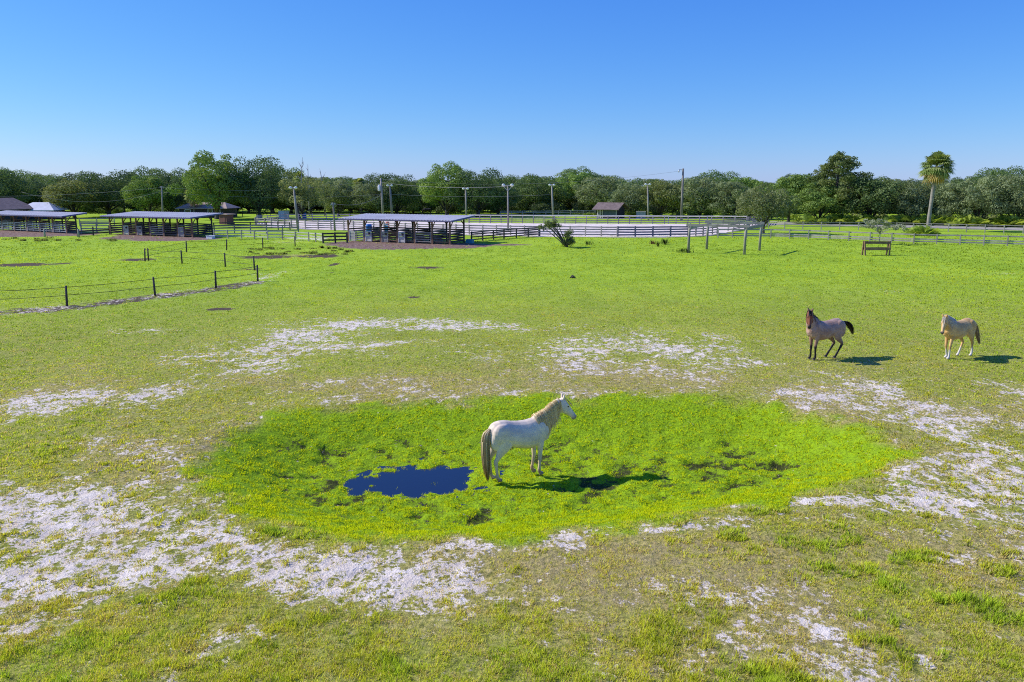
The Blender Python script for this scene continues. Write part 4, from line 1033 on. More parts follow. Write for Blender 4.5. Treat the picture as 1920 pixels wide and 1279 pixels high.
# ---------- far buildings ----------
def gable_house(label, px, py, wid, dep, hw, hr, rz, wall, roof, name='house', cat='house', over=.5, windows=(), door=None, hip=0.0):
    X, Y = G(px, py); root = empty(name, label, cat, (X, Y, 0), rz)
    mb = MB(); a, b = wid/2, dep/2
    mb.add([(-a,-b,-.1),(a,-b,-.1),(a,b,-.1),(-a,b,-.1),(-a,-b,hw),(a,-b,hw),(a,b,hw),(-a,b,hw)] + ([(-a,0,hr-.12),(a,0,hr-.12)] if not hip else []),
           [(0,1,5,4),(2,3,7,6)] + ([(1,2,6,9,5),(3,0,4,8,7)] if not hip else [(1,2,6,5),(3,0,4,7)]))
    mb.build('wall', wall, root)
    mb = MB(); e = over; sl = (hr-hw)/b; ez = hw-sl*e; hp = hip
    for dz, rev in ((.10, False), (0.0, True)):
        vs = [(-a-e,-b-e,ez+dz),(a+e,-b-e,ez+dz),(a+e,b+e,ez+dz),(-a-e,b+e,ez+dz),(-a-e+hp,0,hr+dz),(a+e-hp,0,hr+dz)]
        fs = [(0,1,5,4),(2,3,4,5)] + ([(1,2,5),(3,0,4)] if hip else [])
        mb.add(vs, [tuple(reversed(f)) if rev else f for f in fs])
    n0 = len(mb.v)-12
    mb.f += [(n0+0,n0+6,n0+7,n0+1),(n0+2,n0+8,n0+9,n0+3)]
    if not hip: mb.f += [(n0+1,n0+7,n0+11,n0+5),(n0+5,n0+11,n0+8,n0+2),(n0+3,n0+9,n0+10,n0+4),(n0+4,n0+10,n0+6,n0+0)]
    mb.build('roof', roof, root)
    for (x0, x1, z0, z1) in windows:
        mb = MB()
        for (p, q) in (((x0,z0),(x1,z0)),((x0,z1),(x1,z1))): mb.beam((p[0],-b-.04,p[1]),(q[0],-b-.04,q[1]),.1,.12)
        for x in (x0, x1): mb.beam((x,-b-.04,z0+.06),(x,-b-.04,z1-.06),.1,.12,(1,0,0))
        wd_ = mb.build('window', M['paint_white'], root)
        gb = MB(); gb.box(((x0+x1)/2,-b-.025,(z0+z1)/2),(x1-x0-.12,.04,z1-z0-.12)); gb.build('pane', M['glass'], wd_)
    if door:
        x0, x1, z1 = door; mb = MB(); mb.box(((x0+x1)/2,-b-.03,z1/2),(x1-x0,.06,z1)); mb.build('door', WD, root)
    return root
gable_house('small pavilion with brown gabled roof and dark shutters beyond the arena', 1145, 408.5, 4.3, 3.9, 2.0, 2.95, R(-32), M['siding_dark'], M['roof_brown'], 'pavilion', 'pavilion', .75)
pav = bpy.data.objects['pavilion']
for k in range(4):
    mb = MB(); mb.box((-2.0+k*.36,-1.99,1.0),(.16,.08,2.0)); mb.build('post', M['siding_pale'], pav)
mb = MB(); mb.box((.7,-1.985,1.1),(2.7,.06,1.7)); mb.build('shutter', surf('dark_shutter',(.06,.08,.11),(.10,.12,.15),2,.6,bump=0), pav)
mb = MB(); mb.box((2.12,-2.0,1.0),(.12,.1,2.0)); mb.build('post', M['siding_pale'], pav)
X, Y = G(1201.5, 409); hut = empty('wooden_hut', 'low grey wooden plank hut left of a light pole', 'hut', (X, Y, 0), R(-8))
mb = MB(); mb.box((0,0,.6),(1.8,1.5,1.3)); mb.build('wall', M['siding_grey'], hut); mb = MB(); mb.box((0,0,1.30),(1.95,1.65,.09)); mb.build('roof', WG, hut)
gable_house('dark brown gabled house at the left edge behind the left shed', -14, 413, 10, 9, 2.2, 4.0, R(80), M['siding_dark'], M['roof_brown'], over=.6)
gable_house('low house with pale sunlit tin roof half hidden by trees', 80, 410.5, 6.4, 5, 1.9, 3.1, R(4), M['siding_dark'], M['roof_pale'], over=.5, hip=2.2, windows=((-1.2,-.3,.7,1.5),(1.1,2.0,.7,1.5)))
gable_house('dark walled house with tan roof and white framed windows under the big oak', 392, 407, 9.6, 6, 1.95, 2.9, R(-3), M['siding_dark'], M['roof_tan'], over=.6, hip=1.8, windows=((1.2,2.1,.5,1.75),(2.8,3.7,.5,1.75),(-3.6,-2.4,.6,1.6)), door=(-.6,.3,1.85))
X, Y = G(425, 420.5); red = empty('red_shed', 'little red brown plank shed with flat overhanging roof', 'shed', (X, Y, 0), R(-28))
mb = MB(); mb.box((0,0,.78),(1.75,1.5,1.7)); mb.build('wall', M['siding_red'], red); mb = MB(); mb.box((0,0,1.68),(2.5,2.0,.1)); mb.build('roof', M['roof_tan'], red); mb = MB(); mb.box((.3,-.765,.7),(.6,.05,1.4)); mb.build('door', M['siding_red'], red)
X, Y = G(532.5, 411); bx = empty('storage_box', 'white box shaped storage container behind the arena', 'container', (X, Y, 0), R(-32))
mb = MB(); mb.box((0,0,.78),(1.5,1.35,1.46)); mb.build('body', M['paint_white'], bx); mb = MB(); mb.box((0,0,1.54),(1.56,1.41,.06)); mb.build('lid', M['paint_white'], bx)
mb = MB(); mb.box((-.4,0,.02),(.15,1.3,.14)); mb.box((.4,0,.02),(.15,1.3,.14)); mb.build('skid', WD, bx)
mb = MB(); mb.box((0,-.69,.75),(.9,.03,1.2)); mb.build('door', M['paint_white'], bx)
X, Y = G(487, 411.5); gb = empty('feed_bin', 'small dark grey bin beside the trunk of the dark oak', 'bin', (X, Y, 0), R(-20))
mb = MB(); mb.box((0,0,.45),(.8,.7,.9)); mb.build('body', M['siding_grey'], gb); mb = MB(); mb.box((0,0,.93),(.9,.8,.07)); mb.build('lid', WD, gb)
def barrel(label, px, py, mat, h=.95, r=.32, z=0, ribs=True, name='barrel'):
    X, Y = G(px, py); rt = empty(name, label, 'barrel', (X, Y, z))
    prof = [(0,.92),(.05,1),(.3,1),(.33,1.05),(.36,1),(.63,1),(.66,1.05),(.69,1),(.95,1),(1,.92)]
    mb = MB(); mb.rings([((0,0,h*f), Vector((r*k,0,0)), Vector((0,r*k,0))) for f, k in prof]); mb.build('body', mat, rt, True)
    mb = MB(); mb.rings([((0,0,h+zz), Vector((r*.8,0,0)), Vector((0,r*.8,0))) for zz in (.004,.03)]); mb.build('lid', mat, rt)
barrel('deep blue barrel on the arena sand behind the right shed', 692, 434, M['plastic_blue'], 1.0, .42)
barrel('teal barrel on the arena sand, right of the blue one', 724, 434.2, M['plastic_teal'], 1.0, .32)
barrel('red barrel lying farther back, behind the teal barrel', 727, 427, M['plastic_red'], .9, .28)
barrel('blue drum at the foot of the pale leaning tree', 571, 411.5, M['plastic_blue'], 1.2, .4)
def trough(label, px, py, L, W, h, mat, rz):
    X, Y = G(px, py); rt = empty('water_trough', label, 'trough', (X, Y, 0), rz)
    mb = MB(); t_ = .05
    for (c, d) in (((0,-W/2,h/2),(L,t_,h)),((0,W/2,h/2),(L,t_,h)),((-L/2+t_/2,0,h/2),(t_,W-t_,h-.004)),((L/2-t_/2,0,h/2),(t_,W-t_,h-.004)),((0,0,.06),(L-2*t_,W-t_,.06))): mb.box(c, d)
    mb.build('basin', mat, rt); mb = MB(); mb.beam((-L/2-.03,-W/2-.03,h+.012),(L/2+.03,-W/2-.03,h+.012),.08,.03); mb.beam((-L/2-.03,W/2+.03,h+.012),(L/2+.03,W/2+.03,h+.012),.08,.03); mb.build('rim', mat, rt)
trough('teal water trough at the right end of the near shed', 881, 456, .85, .5, .42, M['plastic_teal'], R(-20))
trough('white water trough at the right corner of the middle shed', 395, 447.8, .9, .5, .38, M['paint_white'], R(-22))
X, Y = G(1072.5, 521.5); mb = MB(); lr = random.Random(4)
for k in range(9): mb.ellipsoid((lr.gauss(0,.10), lr.gauss(0,.08), .05+.08*(k > 5)), (.09,.08,.065), None, 8, 6)
tag(mb.build('dung_heap', surf('dung', (.035,.03,.022), (.10,.09,.075), 6, .9), None, False, (X, Y, hgt(X, Y))), 'small dark dung heap alone in the open grass', 'dung heap')
# ---------- trees and bushes ----------
def leaf_cloud(rng, centres, radii, n, size, cols, squash=.8, jitter=.45, up=.25, fill=.3):
    """n leaf-sized faces spread over and inside clumps: returns V, F, C"""
    centres = np.asarray(centres); radii = np.asarray(radii)
    pr = radii**2; pr = pr/pr.sum()
    k = rng.choice(len(radii), n, p=pr)
    d = rng.normal(size=(n, 3)); d[:, 2] += up; d /= np.linalg.norm(d, axis=1)[:, None]
    rr = 1 - fill*rng.uniform(0, 1, n)**1.6 + rng.normal(0, .05, n)
    lump = fbm(d[:, 0]*1.7+k*3.1, d[:, 1]*1.7+d[:, 2]*1.3, 1.6, 5, 2)
    rr = rr*(.75+.5*lump)
    P = centres[k] + d*(radii[k]*rr)[:, None]*np.array([1, 1, squash])
    nrm = d + rng.normal(0, jitter, (n, 3)); nrm /= np.linalg.norm(nrm, axis=1)[:, None]
    ref = rng.normal(size=(n, 3)); a = np.cross(nrm, ref); a /= np.linalg.norm(a, axis=1)[:, None]; b = np.cross(nrm, a)
    s = size*rng.uniform(.55, 1.35, n)[:, None]
    V = np.stack([P-a*s*.5, P-b*s*.30+a*s*.05, P+a*s*.5, P+b*s*.30+a*s*.05], 1)
    tone = rng.uniform(0, 1, len(radii))[k]*.7 + rng.uniform(0, 1, n)*.3
    C = np.array(cols[0])*(1-tone[:, None]) + np.array(cols[1])*tone[:, None]
    return V.reshape(-1, 3), np.arange(n*4).reshape(-1, 4), np.repeat(C, 4, 0)
def crown_lobes(rng, H, W, zb, n, lobe, flat=.0, ragged=.1):
    rx, rz = W/2, (H-zb)/2; zc = (H+zb)/2; cs, rs = [], []
    for i in range(n):
        th = 2*math.pi*(i*.618034); u = -0.55 + 1.5*((i+.5)/n); u = min(u, .95)
        q = math.sqrt(max(0, 1-u*u)); f = rng.uniform(.62, .86)
        r = lobe*W*rng.uniform(.65, 1.4)
        cs.append((math.cos(th)*q*rx*f*(1+rng.normal(0, ragged)), math.sin(th)*q*rx*f*(1+rng.normal(0, ragged)), zc+u*rz*(1-lobe*.9)*(1+rng.normal(0, ragged*.7)))); rs.append(r)
    for i in range(max(2, n//4)): cs.append((rng.normal(0, rx*.25), rng.normal(0, rx*.25), zc+rng.normal(0, rz*.25))); rs.append(lobe*W*1.25)
    return cs, rs
def trunk_mesh(rng, zb, H, W, cs, r, lean=0.0, limbs=9, mat=None, multi=1):
    mb = MB()
    for m_ in range(multi):
        a0 = rng.uniform(0, 6.28); off = .0 if multi == 1 else r*1.6
        bx, by = off*math.cos(a0), off*math.sin(a0)
        top = (lean+bx*2.5, by*2.5, zb+(H-zb)*.35)
        mb.tube([(bx, by, -.3), (bx*1.1, by*1.1, .25), (bx*1.5+lean*.3, by*1.5, zb*.6), top], [r*1.55, r*1.05, r*.85, r*.5], 9)
    idx_ = rng.permutation(len(cs))[:limbs]
    for i in idx_:
        c = cs[i]; s0 = (lean*.4, 0, zb*rng.uniform(.55, 1.0)+.2)
        mid = ((s0[0]+c[0])*.5+rng.normal(0, .2), (s0[1]+c[1])*.5+rng.normal(0, .2), s0[2]+(c[2]-s0[2])*.55)
        mb.tube([s0, mid, c], [r*.45, r*.28, r*.10], 6)
    return mb.mesh('trunk', mat or M['bark'], True)
OAK = ((.085, .155, .042), (.225, .31, .10)); BRIGHT = ((.14, .25, .045), (.32, .43, .10)); OLIVE = ((.18, .225, .065), (.37, .40, .14))
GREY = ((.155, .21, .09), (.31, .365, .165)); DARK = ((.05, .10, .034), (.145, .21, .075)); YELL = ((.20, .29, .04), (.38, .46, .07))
PROTO = {}
def proto(key, H, W, zb, nl, lobe, n, size, cols, seed, r=.28, lean=0, ragged=.16, squash=.8, multi=1, fill=.3, limbs=9):
    rng = np.random.default_rng(seed); cs, rs = crown_lobes(rng, H, W, zb, nl, lobe, ragged=ragged*1.25)
    cs = [(c[0]+lean, c[1], c[2]) for c in cs]
    V, Fc, C = leaf_cloud(rng, cs, rs, n, size, cols, squash, fill=fill)
    PROTO[key] = (np_mesh('crown', V, Fc, M['leaf'], False, cols=C), trunk_mesh(rng, zb, H, W, cs, r, lean, limbs, multi=multi), H, W)
proto('oak_a', 10, 11, .9, 30, .135, 15300, 0.33, OAK, 1, .38)
proto('oak_b', 10, 12, .9, 34, .125, 15300, 0.33, OAK, 2, .35, ragged=.18)
proto('dark_a', 10, 10, 1.1, 26, .145, 13600, 0.33, DARK, 3, .42)
proto('dark_b', 10, 13, 1.5, 30, .15, 15300, 0.33, DARK, 4, .45, ragged=.2)
proto('bright_a', 12, 12, 1.0, 46, .105, 22000, .32, BRIGHT, 5, .5, ragged=.1)
proto('bright_b', 10, 10, .7, 28, .13, 15300, 0.33, BRIGHT, 6, .3, ragged=.16)
proto('olive_a', 9, 9, 1.2, 28, .14, 12750, 0.31, OLIVE, 7, .3, ragged=.15)
proto('olive_b', 10, 10, 1.6, 18, .14, 7500, .31, OLIVE, 8, .28, ragged=.22, multi=2)
proto('grey_a', 9, 10, .4, 36, .12, 15500, .30, GREY, 9, .26, ragged=.15)
proto('grey_b', 10, 11, .5, 34, .125, 15300, 0.31, GREY, 10, .3, ragged=.18)
proto('small_oak', 6.3, 7.4, 1.2, 34, .13, 9000, .24, ((.15,.19,.07),(.28,.32,.13)), 11, .17, ragged=.14, limbs=14)
def place_tree(key, px, py, top, wpx, label, group=None, name='oak_tree', rz=None, Y=None, cat='tree'):
    cm, tm, H, W = PROTO[key]
    if Y is None: X, Y = G(px, py)
    else: X = xat(px, 400, Y)
    h = zat(top, Y); wd = wpx/F*Y*1.1
    root = empty(name, label, cat, (X, Y, -.05), trnd.uniform(0, 6.28) if rz is None else rz, group)
    root.scale = (wd/W, wd/W, h/H)
    obj('crown', cm, root); obj('trunk', tm, root)
    return root
trnd = random.Random(21)
FRONT = [
 ('dark_a', 2, 407, 325, 92, 'dark tree at the left picture edge above the brown house'),
 ('olive_a', 140, 408.5, 338, 92, 'rounded olive green tree right of the pale tin roof'),
 ('dark_b', 205, 406, 328, 120, 'broad dark tree behind the gap between left and middle sheds'),
 ('bright_b', 282, 408, 330, 80, 'sunlit green tree left of the utility pole behind the middle shed'),
 ('dark_a', 322, 406, 338, 70, 'dark tree right of the utility pole behind the middle shed'),
 ('bright_a', 408, 411, 291, 118, 'largest bright oak with dense crown left of centre'),
 ('dark_b', 487, 410, 304, 100, 'tall dark oak overlapping the largest bright oak'),
 ('olive_b', 568, 412, 328, 92, 'thin crowned pale olive tree behind the leaning light pole'),
 ('grey_a', 635, 405, 338, 70, 'grey green tree right of the thin crowned olive tree'),
 ('grey_b', 700, 406, 342, 80, 'grey green oak with dark trunks left of the transformer pole'),
 ('oak_a', 745, 405, 337, 80, 'oak with forked trunk behind the flood light pole above the right shed'),
 ('bright_a', 838, 406, 309, 98, 'big rounded bright oak above the right end of the near shed'),
 ('dark_b', 897, 407, 325, 98, 'dark spreading oak behind the light pole at the shed corner'),
 ('dark_a', 934, 405, 345, 66, 'low dark oak directly behind the V braced light pole'),
 ('oak_b', 1003, 401, 333, 95, 'spreading oak standing free in the far paddock'),
 ('bright_b', 1077, 399, 324, 80, 'light green tree left of the pavilion rising above its neighbours'),
 ('grey_b', 1128, 403, 330, 90, 'grey green oak right behind the pavilion roof'),
 ('grey_a', 1182, 407, 345, 70, 'low grey green oak between pavilion and wooden hut'),
 ('olive_a', 1240, 408, 340, 74, 'olive oak with visible trunk between the light pole and the tallest pole'),
 ('grey_a', 1312, 409, 333, 96, 'grey green oak just right of the tallest pole'),
 ('grey_b', 1372, 411, 338, 90, 'dense grey green oak left of the small oak by the arena'),
 ('bright_b', 1402, 405, 333, 76, 'light green tree behind the small oak by the arena'),
 ('bright_b', 1478, 416, 328, 92, 'bright green tree right of the small oak by the arena'),
 ('bright_b', 1536, 419, 345, 90, 'leafy green tree in front of the tall pine'),
 ('oak_a', 1630, 420, 331, 112, 'dark green oak right of the tall pine'),
 ('grey_a', 1700, 421, 338, 90, 'grey green oak left of the tall palm trunk'),
 ('grey_b', 1772, 422, 340, 84, 'grey green oak behind the tall palm trunk'),
 ('grey_a', 1832, 424, 332, 100, 'grey oak second from the right picture edge'),
 ('grey_b', 1905, 425, 325, 110, 'large grey green oak at the right picture edge'),
]
for key, px, py, top, wd, lb in FRONT: place_tree(key, px, py, top, wd, lb)
place_tree('small_oak', 1431, 438.5, 352, 100, 'small rounded oak standing alone beside the right end of the arena')
bk = ('dark_a', 'dark_b', 'oak_a', 'oak_b', 'grey_a', 'grey_b', 'bright_b', 'olive_a')
x = -110
while x < 2040:
    r_ = trnd.random(); Y = trnd.uniform(188, 205); key = trnd.choice(bk if x > 620 else bk[:4])
    place_tree(key, x, 0, trnd.uniform(338, 354), trnd.uniform(70, 110), 'oak in the unbroken row of the wood behind the field', 'trees of the far wood, front row', Y=Y); x += trnd.uniform(34, 46)
x = -120
while x < 2060:
    Y = trnd.uniform(225, 262); key = trnd.choice(bk[:6])
    place_tree(key, x, 0, trnd.uniform(329, 342), trnd.uniform(50, 95), 'treetop of the far wood showing only above the trees in front', 'treetops of the far wood, back row', Y=Y); x += trnd.uniform(30, 44)
for px, top, lb in ((20,320,0),(275,319,0),(345,322,0),(520,318,0),(1090,319,0),(1330,325,0),(1560,330,0),(1845,322,0),(1900,318,0)):
    place_tree('oak_b', px, 0, top, 90, 'treetop of the far wood showing only above the trees in front', 'treetops of the far wood, back row', Y=240)

# pine
rng = np.random.default_rng(31); X, Y = G(1562, 419); Hh = zat(291, Y)
pine = empty('pine_tree', 'tall open crowned pine rising above the wood left of the palm', 'tree', (X, Y, 0))
cs, rs, mb = [], [], MB(); mb.tube([(0,0,-.3),(.1,0,Hh*.4),(.25,0,Hh*.75),(.3,0,Hh*.96)], [.3,.24,.16,.05], 9)
for k in range(34):
    f = .36+.60*(k/33); z = Hh*f; L_ = (3.7*math.sin(min(1, (1.05-f)/.40)*1.5)+.7)*rng.uniform(.6, 1.1); a = k*2.4+rng.normal(0, .3)
    e = (.25+L_*math.cos(a), L_*math.sin(a), z+rng.uniform(-.1, .5)); mb.tube([(.2*f+.05, 0, z-.4), (e[0]*.6, e[1]*.6, z-.1), e], [.07,.05,.02], 5)
    for q in range(3): cs.append((e[0]*(1-.2*q)+rng.normal(0,.25), e[1]*(1-.2*q)+rng.normal(0,.25), e[2]+rng.normal(0,.2))); rs.append(rng.uniform(.6,1.05))
V, Fc, C = leaf_cloud(rng, cs, rs, 19000, .27, ((.09,.14,.035),(.23,.27,.08)), .65, jitter=.9, fill=.7)
obj('crown', np_mesh('crown', V, Fc, M['leaf'], cols=C), pine); obj('trunk', mb.mesh('trunk', M['bark'], True), pine)

# palms
def palm(label, px, py, top, cw, seed, lean=.25, trunk_r=.26, fronds=70, name='palm_tree', dead=True, Yd=None):
    rng = np.random.default_rng(seed)
    if Yd is None: X, Y = G(px, py)
    else: Y = Yd; X = xat(px, 400, Y)
    Ht = zat(top, Y); rad = cw/F*Y/2; hc_ = Ht-rad*.95
    root = empty(name, label, 'palm', (X, Y, 0))
    mb = MB(); pts = [(lean*(k/8)**1.6, 0, -.2+(hc_+.2)*k/8) for k in range(9)]; mb.tube(pts, [trunk_r*(1.2 if k == 0 else (.95+.06*((k*7) % 3-1))) for k in range(9)], 12); obj('trunk', mb.mesh('trunk', M['bark_palm'], True), root)
    def frondset(nf_, e0, e1, c0, c1, rl):
        V, Fc, C = [], [], []
        for k in range(nf_):
            az = k*2.39996+rng.normal(0,.15); el = e0+(e1-e0)*((k+.5)/nf_)+rng.normal(0,.1)
            pl = rl*rng.uniform(.42,.58); d = np.array([math.cos(el)*math.cos(az), math.cos(el)*math.sin(az), math.sin(el)])
            base = np.array([lean,0,hc_]); tip = base+d*pl; tip[2] -= .12*pl
            side = np.array([-math.sin(az), math.cos(az), 0.]); nrm = np.cross(d, side)
            tone = rng.uniform(0,1); cc = np.array(c0)*(1-tone)+np.array(c1)*tone
            b0 = len(V); w_ = .03; V += [base-side*w_, base+side*w_, tip+side*w_, tip-side*w_]; Fc.append([b0,b0+1,b0+2,b0+3]); C += [cc*.9]*4
            nl = 17
            for q in range(nl):
                an = (q/(nl-1)-.5)*3.9; L_ = rl*.52*rng.uniform(.85,1.1)*(.75+.25*math.cos(an*.8)); dd = d*math.cos(an)+side*math.sin(an)
                droop = np.array([0,0,-1.])*(L_*.30*(1+abs(an)*.3)); fold = nrm*(.10*L_*abs(an))
                m_ = tip+dd*L_*.55+fold*.4; e_ = tip+dd*L_+droop
                ww = np.cross(dd, nrm); ww = ww/np.linalg.norm(ww)*L_*.075
                b0 = len(V); V += [tip-ww*.3, m_-ww, e_, m_+ww]; Fc.append([b0,b0+1,b0+2,b0+3]); C += [cc*rng.uniform(.8,1.2)]*4
        return np.array(V), Fc, np.array(C)
    V, Fc, C = frondset(int(fronds*1.25), -.75, 1.5, (.20,.29,.08), (.50,.54,.20), rad*1.0); obj('crown', np_mesh('crown', V, Fc, M['frond'], cols=C), root)
    if dead:
        V, Fc, C = frondset(fronds//3, -1.25, -.45, (.46,.30,.10), (.62,.47,.20), rad*.95); obj('dead_fronds', np_mesh('dead_fronds', V, Fc, M['frond'], cols=C), root)
    return root
palm('tall sabal palm with round crown and bare trunk standing alone at right', 1739, 433.5, 279, 66, 41, lean=.45)
palm('palm with brown hanging fronds in front of the wood left of the transformer pole', 677, 404, 330, 34, 42, trunk_r=.2, fronds=46, lean=-.1)
palm('small palm poking out above the pale olive tree', 562, 0, 319, 26, 43, trunk_r=.2, fronds=40, Yd=180, dead=False)
palm('shaggy palm beside the tan roofed house left of the largest oak', 365, 408, 345, 40, 44, trunk_r=.25, fronds=46, lean=.1)
palm('low palm at the far right of the wood edge beside the sandy road', 1608, 421, 385, 30, 45, trunk_r=.15, fronds=34, lean=0, dead=False)

# bare snags above the olive tree
def snag(label, px, py, top, seed, Y):
    rng = np.random.default_rng(seed); X = xat(px, 400, Y); h = zat(top, Y); root = empty('dead_tree', label, 'dead tree', (X, Y, 0)); mb = MB()
    bend = rng.uniform(-.8,.8); trunk = [(bend*f*f, 0, h*f) for f in (-.02,.3,.6,.8,1.0)]; mb.tube(trunk, [.2,.16,.11,.08,.03], 7); obj('trunk', mb.mesh('trunk', M['bark_dead'], True), root)
    for k in range(6):
        f = rng.uniform(.5,.92); b = (bend*f*f,0,h*f); a = rng.uniform(0,6.28); L_ = rng.uniform(.8,2.0); e = (b[0]+L_*.55*math.cos(a), L_*.5*math.sin(a), b[2]+L_*.75); m_ = ((b[0]+e[0])/2+.12, e[1]/2, (b[2]+e[2])/2-.1)
        mb = MB(); mb.tube([b,m_,e],[.07,.045,.015],5); obj('branch', mb.mesh('branch', M['bark_dead'], True), root)
snag('tallest bare dead tree poking above the wood left of centre', 566, 0, 295, 51, 172)
snag('slanting bare dead tree just right of the tallest dead tree', 580, 0, 308, 52, 173)
snag('short pale dead tree farther right above the wood', 610, 0, 316, 53, 176)

# bushes
def bush_mesh(seed, W, H, n, size, cols, nl=9, lean=0):
    rng = np.random.default_rng(seed); cs = [(rng.normal(0,W*.24), rng.normal(0,W*.2), H*rng.uniform(.3,.68)) for _ in range(nl)]; rs = [W*rng.uniform(.16,.26) for _ in range(nl)]
    return leaf_cloud(rng, cs, rs, n, size, cols, min(1, H/W*1.2), jitter=.8, fill=.5)
BUSH = []
for s_ in range(4):
    V, Fc, C = bush_mesh(60+s_, 3.0, 1.6, 1500, .22, (YELL, BRIGHT, ((.11,.17,.03),(.22,.28,.055)), OLIVE)[s_]); BUSH.append(np_mesh('foliage', V, Fc, M['leaf'], cols=C))
brnd = random.Random(77)
def bush(px, py, sc, label, group, k=None, szy=1.0):
    X, Y = G(px, py); o = empty('bush', label, 'bush', (X, Y, -.02), brnd.uniform(0,6.28), group); o.scale = (sc, sc, sc*szy); f = obj('foliage', BUSH[brnd.randrange(4) if k is None else k], o)
for i in range(30): bush(1100+i*28+brnd.uniform(-10,10), 406.5+ (i*28/860*14 if i > 8 else 1) + brnd.uniform(-1,1.2), brnd.uniform(.7,1.15), 'low yellow green bush in the undergrowth along the foot of the wood', 'undergrowth bushes at the wood edge', brnd.choice((0,0,1,2,2,3)))
for i in range(26): bush(585+i*19.5+brnd.uniform(-8,8), 397+brnd.uniform(-1.4,1), brnd.uniform(.9,1.6), 'sunlit bush at the edge of the far field under the trees', 'bushes along the far field', brnd.choice((0,2,2,3)))
for i in range(12): bush(150+i*26+brnd.uniform(-8,8), 401+brnd.uniform(-2,1), brnd.uniform(.9,1.5), 'bright bush behind the left sheds', 'bushes behind the left sheds', brnd.choice((0,0,2)))
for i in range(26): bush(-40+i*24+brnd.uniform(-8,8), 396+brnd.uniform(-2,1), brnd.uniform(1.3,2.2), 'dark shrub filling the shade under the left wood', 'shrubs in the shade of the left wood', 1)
V, Fc, C = bush_mesh(70, 6.0, 3.6, 3600, .34, ((.05,.085,.028),(.13,.175,.055)), nl=16); BUSH.append(np_mesh('foliage', V, Fc, M['leaf'], cols=C))  # understory shrubs, leaf colour kept dark to paint in shade beneath the trees
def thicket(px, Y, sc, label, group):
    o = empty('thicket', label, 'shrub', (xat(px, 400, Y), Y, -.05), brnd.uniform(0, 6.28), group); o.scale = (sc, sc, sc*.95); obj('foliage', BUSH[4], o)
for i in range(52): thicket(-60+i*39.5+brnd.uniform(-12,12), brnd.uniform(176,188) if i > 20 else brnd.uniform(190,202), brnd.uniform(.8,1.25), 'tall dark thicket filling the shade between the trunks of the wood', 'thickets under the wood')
# saw palmettos along the right wood edge
rng = np.random.default_rng(90); V, Fc, C = [], [], []
for k in range(46):
    az = rng.uniform(0,6.28); el = rng.uniform(.25,1.2); b = np.array([rng.normal(0,.5), rng.normal(0,.35), 0.]); d = np.array([math.cos(el)*math.cos(az), math.cos(el)*math.sin(az), math.sin(el)]); tip = b+d*rng.uniform(.5,.9); side = np.array([-math.sin(az), math.cos(az), 0]); nrm = np.cross(d, side); cc = np.array((.24,.36,.05))+np.array((.25,.24,.05))*rng.uniform(0,1)
    b0 = len(V); V += [b-side*.015, b+side*.015, tip+side*.015, tip-side*.015]; Fc.append([b0,b0+1,b0+2,b0+3]); C += [cc]*4
    for q in range(11):
        an = (q/10-.5)*3.6; dd = d*math.cos(an)+side*math.sin(an); L_ = .5; ww = np.cross(dd,nrm)*.045; b0 = len(V); V += [tip, tip+dd*L_*.6-ww, tip+dd*L_-np.array([0,0,.06]), tip+dd*L_*.6+ww]; Fc.append([b0,b0+1,b0+2,b0+3]); C += [cc*rng.uniform(.8,1.25)]*4
PALMETTO = np_mesh('fronds', V, Fc, M['frond'], cols=np.array(C))
def palmetto(px, py, sc, label, group=None):
    X, Y = G(px, py); o = empty('saw_palmetto', label, 'shrub', (X, Y, 0), brnd.uniform(0,6.28), group); o.scale = (sc,)*3; obj('fronds', PALMETTO, o)
for i in range(34): palmetto(1500+i*13+brnd.uniform(-6,6), 419.6+i*13/440*6.6+brnd.uniform(-.7,.9), brnd.uniform(1.1,1.8), 'yellow green saw palmetto in the row between sandy road and wood', 'saw palmettos along the sandy road')
for i, (px, py, sc) in enumerate(((1722,441,1.15),(1733,442,1.3),(1712,441.5,.9),(1745,441,.9))): palmetto(px, py, sc, 'dark saw palmetto clump around the foot of the tall palm', 'saw palmettos at the foot of the tall palm')
# leaning bush in the open field
rng = np.random.default_rng(95); X, Y = G(1064, 463.5); root = empty('leaning_tree', 'small windswept tree leaning left in the open field before the arena', 'tree', (X, Y, hgt(X, Y))); root.scale = (.92,)*3
mb = MB(); ends = []
for k in range(12):
    f = k/11; tx = -3.1+2.7*f+rng.normal(0,.2); tz = 1.5+1.35*math.sin(.75+f*1.3)+rng.normal(0,.2) if k < 8 else .9+.9*rng.uniform(); ty = rng.normal(0,.6)
    if k >= 8: tx = rng.uniform(-.5,.75)
    mb.tube([(0,0,-.1),(tx*.28,ty*.3,tz*.30),(tx*.65,ty*.7,tz*.70),(tx,ty,tz)], [.10,.07,.045,.012], 6); ends += [((tx*.85, ty*.85, tz*.9), .38), ((tx+rng.normal(0,.25), ty, tz+rng.normal(0,.2)), .44)]
for k in range(9): ends.append(((rng.normal(.1,.35), rng.normal(0,.3), rng.uniform(.25,.9)), .33))
V, Fc, C = leaf_cloud(rng, [e[0] for e in ends], [e[1] for e in ends], 3600, .16, ((.09,.13,.05),(.24,.28,.10)), .8, jitter=.9, fill=.8)
obj('crown', np_mesh('crown', V, Fc, M['leaf'], cols=C), root); obj('trunk', mb.mesh('trunk', M['bark'], True), root)
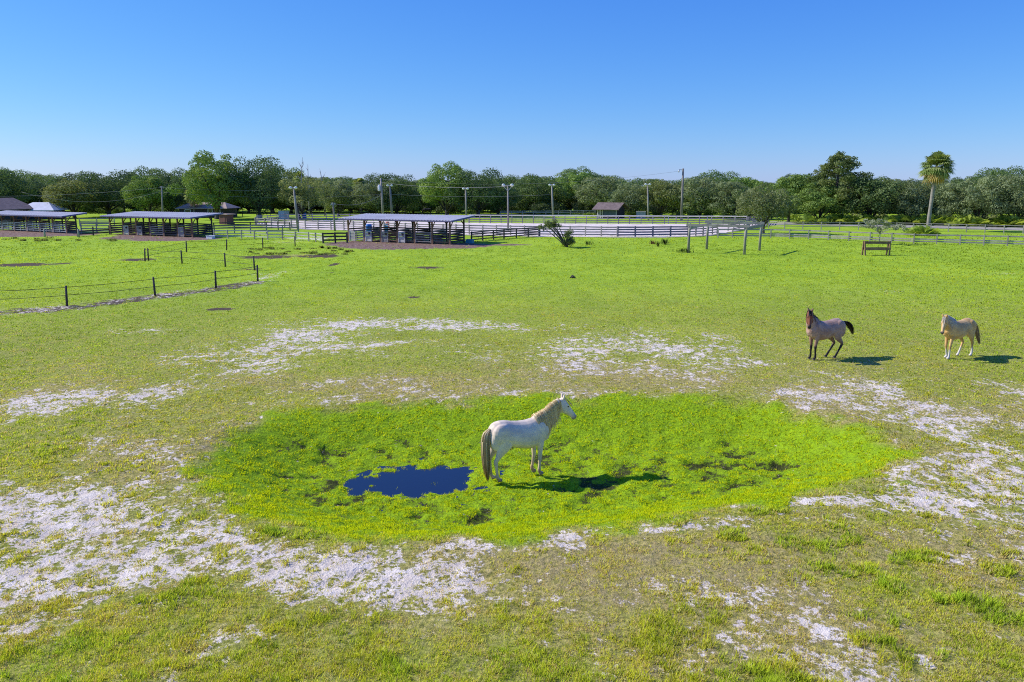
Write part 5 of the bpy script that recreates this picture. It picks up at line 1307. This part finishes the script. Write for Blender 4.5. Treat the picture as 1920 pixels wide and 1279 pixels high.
# pale wispy sapling behind the bench
rng = np.random.default_rng(97); X, Y = G(1648, 458); root = empty('sapling', 'pale wispy sapling behind the low wooden rack', 'tree', (X, Y, hgt(X, Y))); mb = MB(); ends = []
mb.tube([(0,0,-.1),(.03,0,.9),(.0,0,1.5)],[.06,.05,.04],7)
for k in range(16):
    a = k*2.4; L_ = rng.uniform(1.0,2.4); e = (L_*math.cos(a)*1.05, L_*math.sin(a)*.8, 1.5+rng.uniform(.2,1.5)*(1-.15*L_)); mb.tube([(0,0,1.1+.05*(k%6)),(e[0]*.5,e[1]*.5,1.45+(e[2]-1.5)*.7),e],[.03,.02,.008],5); ends += [(e,.34),((e[0]*.7,e[1]*.7,1.5+(e[2]-1.5)*.85),.34)]
V, Fc, C = leaf_cloud(rng, [e[0] for e in ends], [e[1] for e in ends], 3600, .14, ((.27,.30,.18),(.46,.48,.33)), .6, jitter=.9, fill=.9)
obj('crown', np_mesh('crown', V, Fc, M['leaf'], cols=C), root); obj('trunk', mb.mesh('trunk', M['bark_dead'], True), root)
# weeds
def weed(label, px, py, h, w_, cols, n=60, seed=1):
    rng = np.random.default_rng(seed); V, Fc, C = [], [], []
    for k in range(n):
        b = np.array([rng.normal(0,w_*.24), rng.normal(0,w_*.17), -.02]); a = rng.uniform(0,6.28); hh = h*rng.uniform(.4,1.1); e = b+np.array([math.cos(a)*hh*.35, math.sin(a)*hh*.35, hh]); s_ = np.array([-math.sin(a), math.cos(a), 0])*.03; m_ = (b+e)/2+np.array([0,0,hh*.1]); cc = np.array(cols[0])+(np.array(cols[1])-np.array(cols[0]))*rng.uniform()
        b0 = len(V); V += [b, m_-s_, e, m_+s_]; Fc.append([b0,b0+1,b0+2,b0+3]); C += [cc]*4
    X, Y = G(px, py); o = obj('weed_clump', np_mesh('weed_clump', V, Fc, M['blade'], cols=np.array(C)), None, (X, Y, hgt(X, Y))); tag(o, label, 'weed')
DG = ((.07,.13,.03),(.17,.24,.06))
weed('tall dark weed clump in the field right of the leaning tree', 1246, 459, .75, .9, DG, 60, 1)
weed('narrow dark weed stalks left of the tall weed clump', 1233, 462.5, .7, .35, DG, 24, 2)
weed('reddish dry weed patch beside the narrow weed stalks', 1224, 458, .5, .8, ((.16,.09,.05),(.28,.17,.09)), 50, 3)
weed('green weed tuft at the foot of the left post of the tall frame', 1281, 474, .55, 1.6, ((.05,.11,.02),(.11,.2,.04)), 70, 4)
weed('low dark weed tuft right of the leaning tree', 1103, 459, .5, .8, DG, 50, 5)
wr = random.Random(5)
for i in range(46):
    px = wr.uniform(470, 660) if i < 30 else wr.uniform(10, 215); py = (wr.uniform(465, 478) if i < 30 else wr.uniform(446, 453))
    rngs = i
    weed('ragged dull green weed clump in the rough strip of the left paddock', px, py, wr.uniform(.16,.34), wr.uniform(.5,1.0), ((.16,.25,.05),(.36,.42,.12)), 70, 300+i)
    bpy.context.scene.collection.objects[-1]['group'] = 'rough weed clumps in the left paddock'
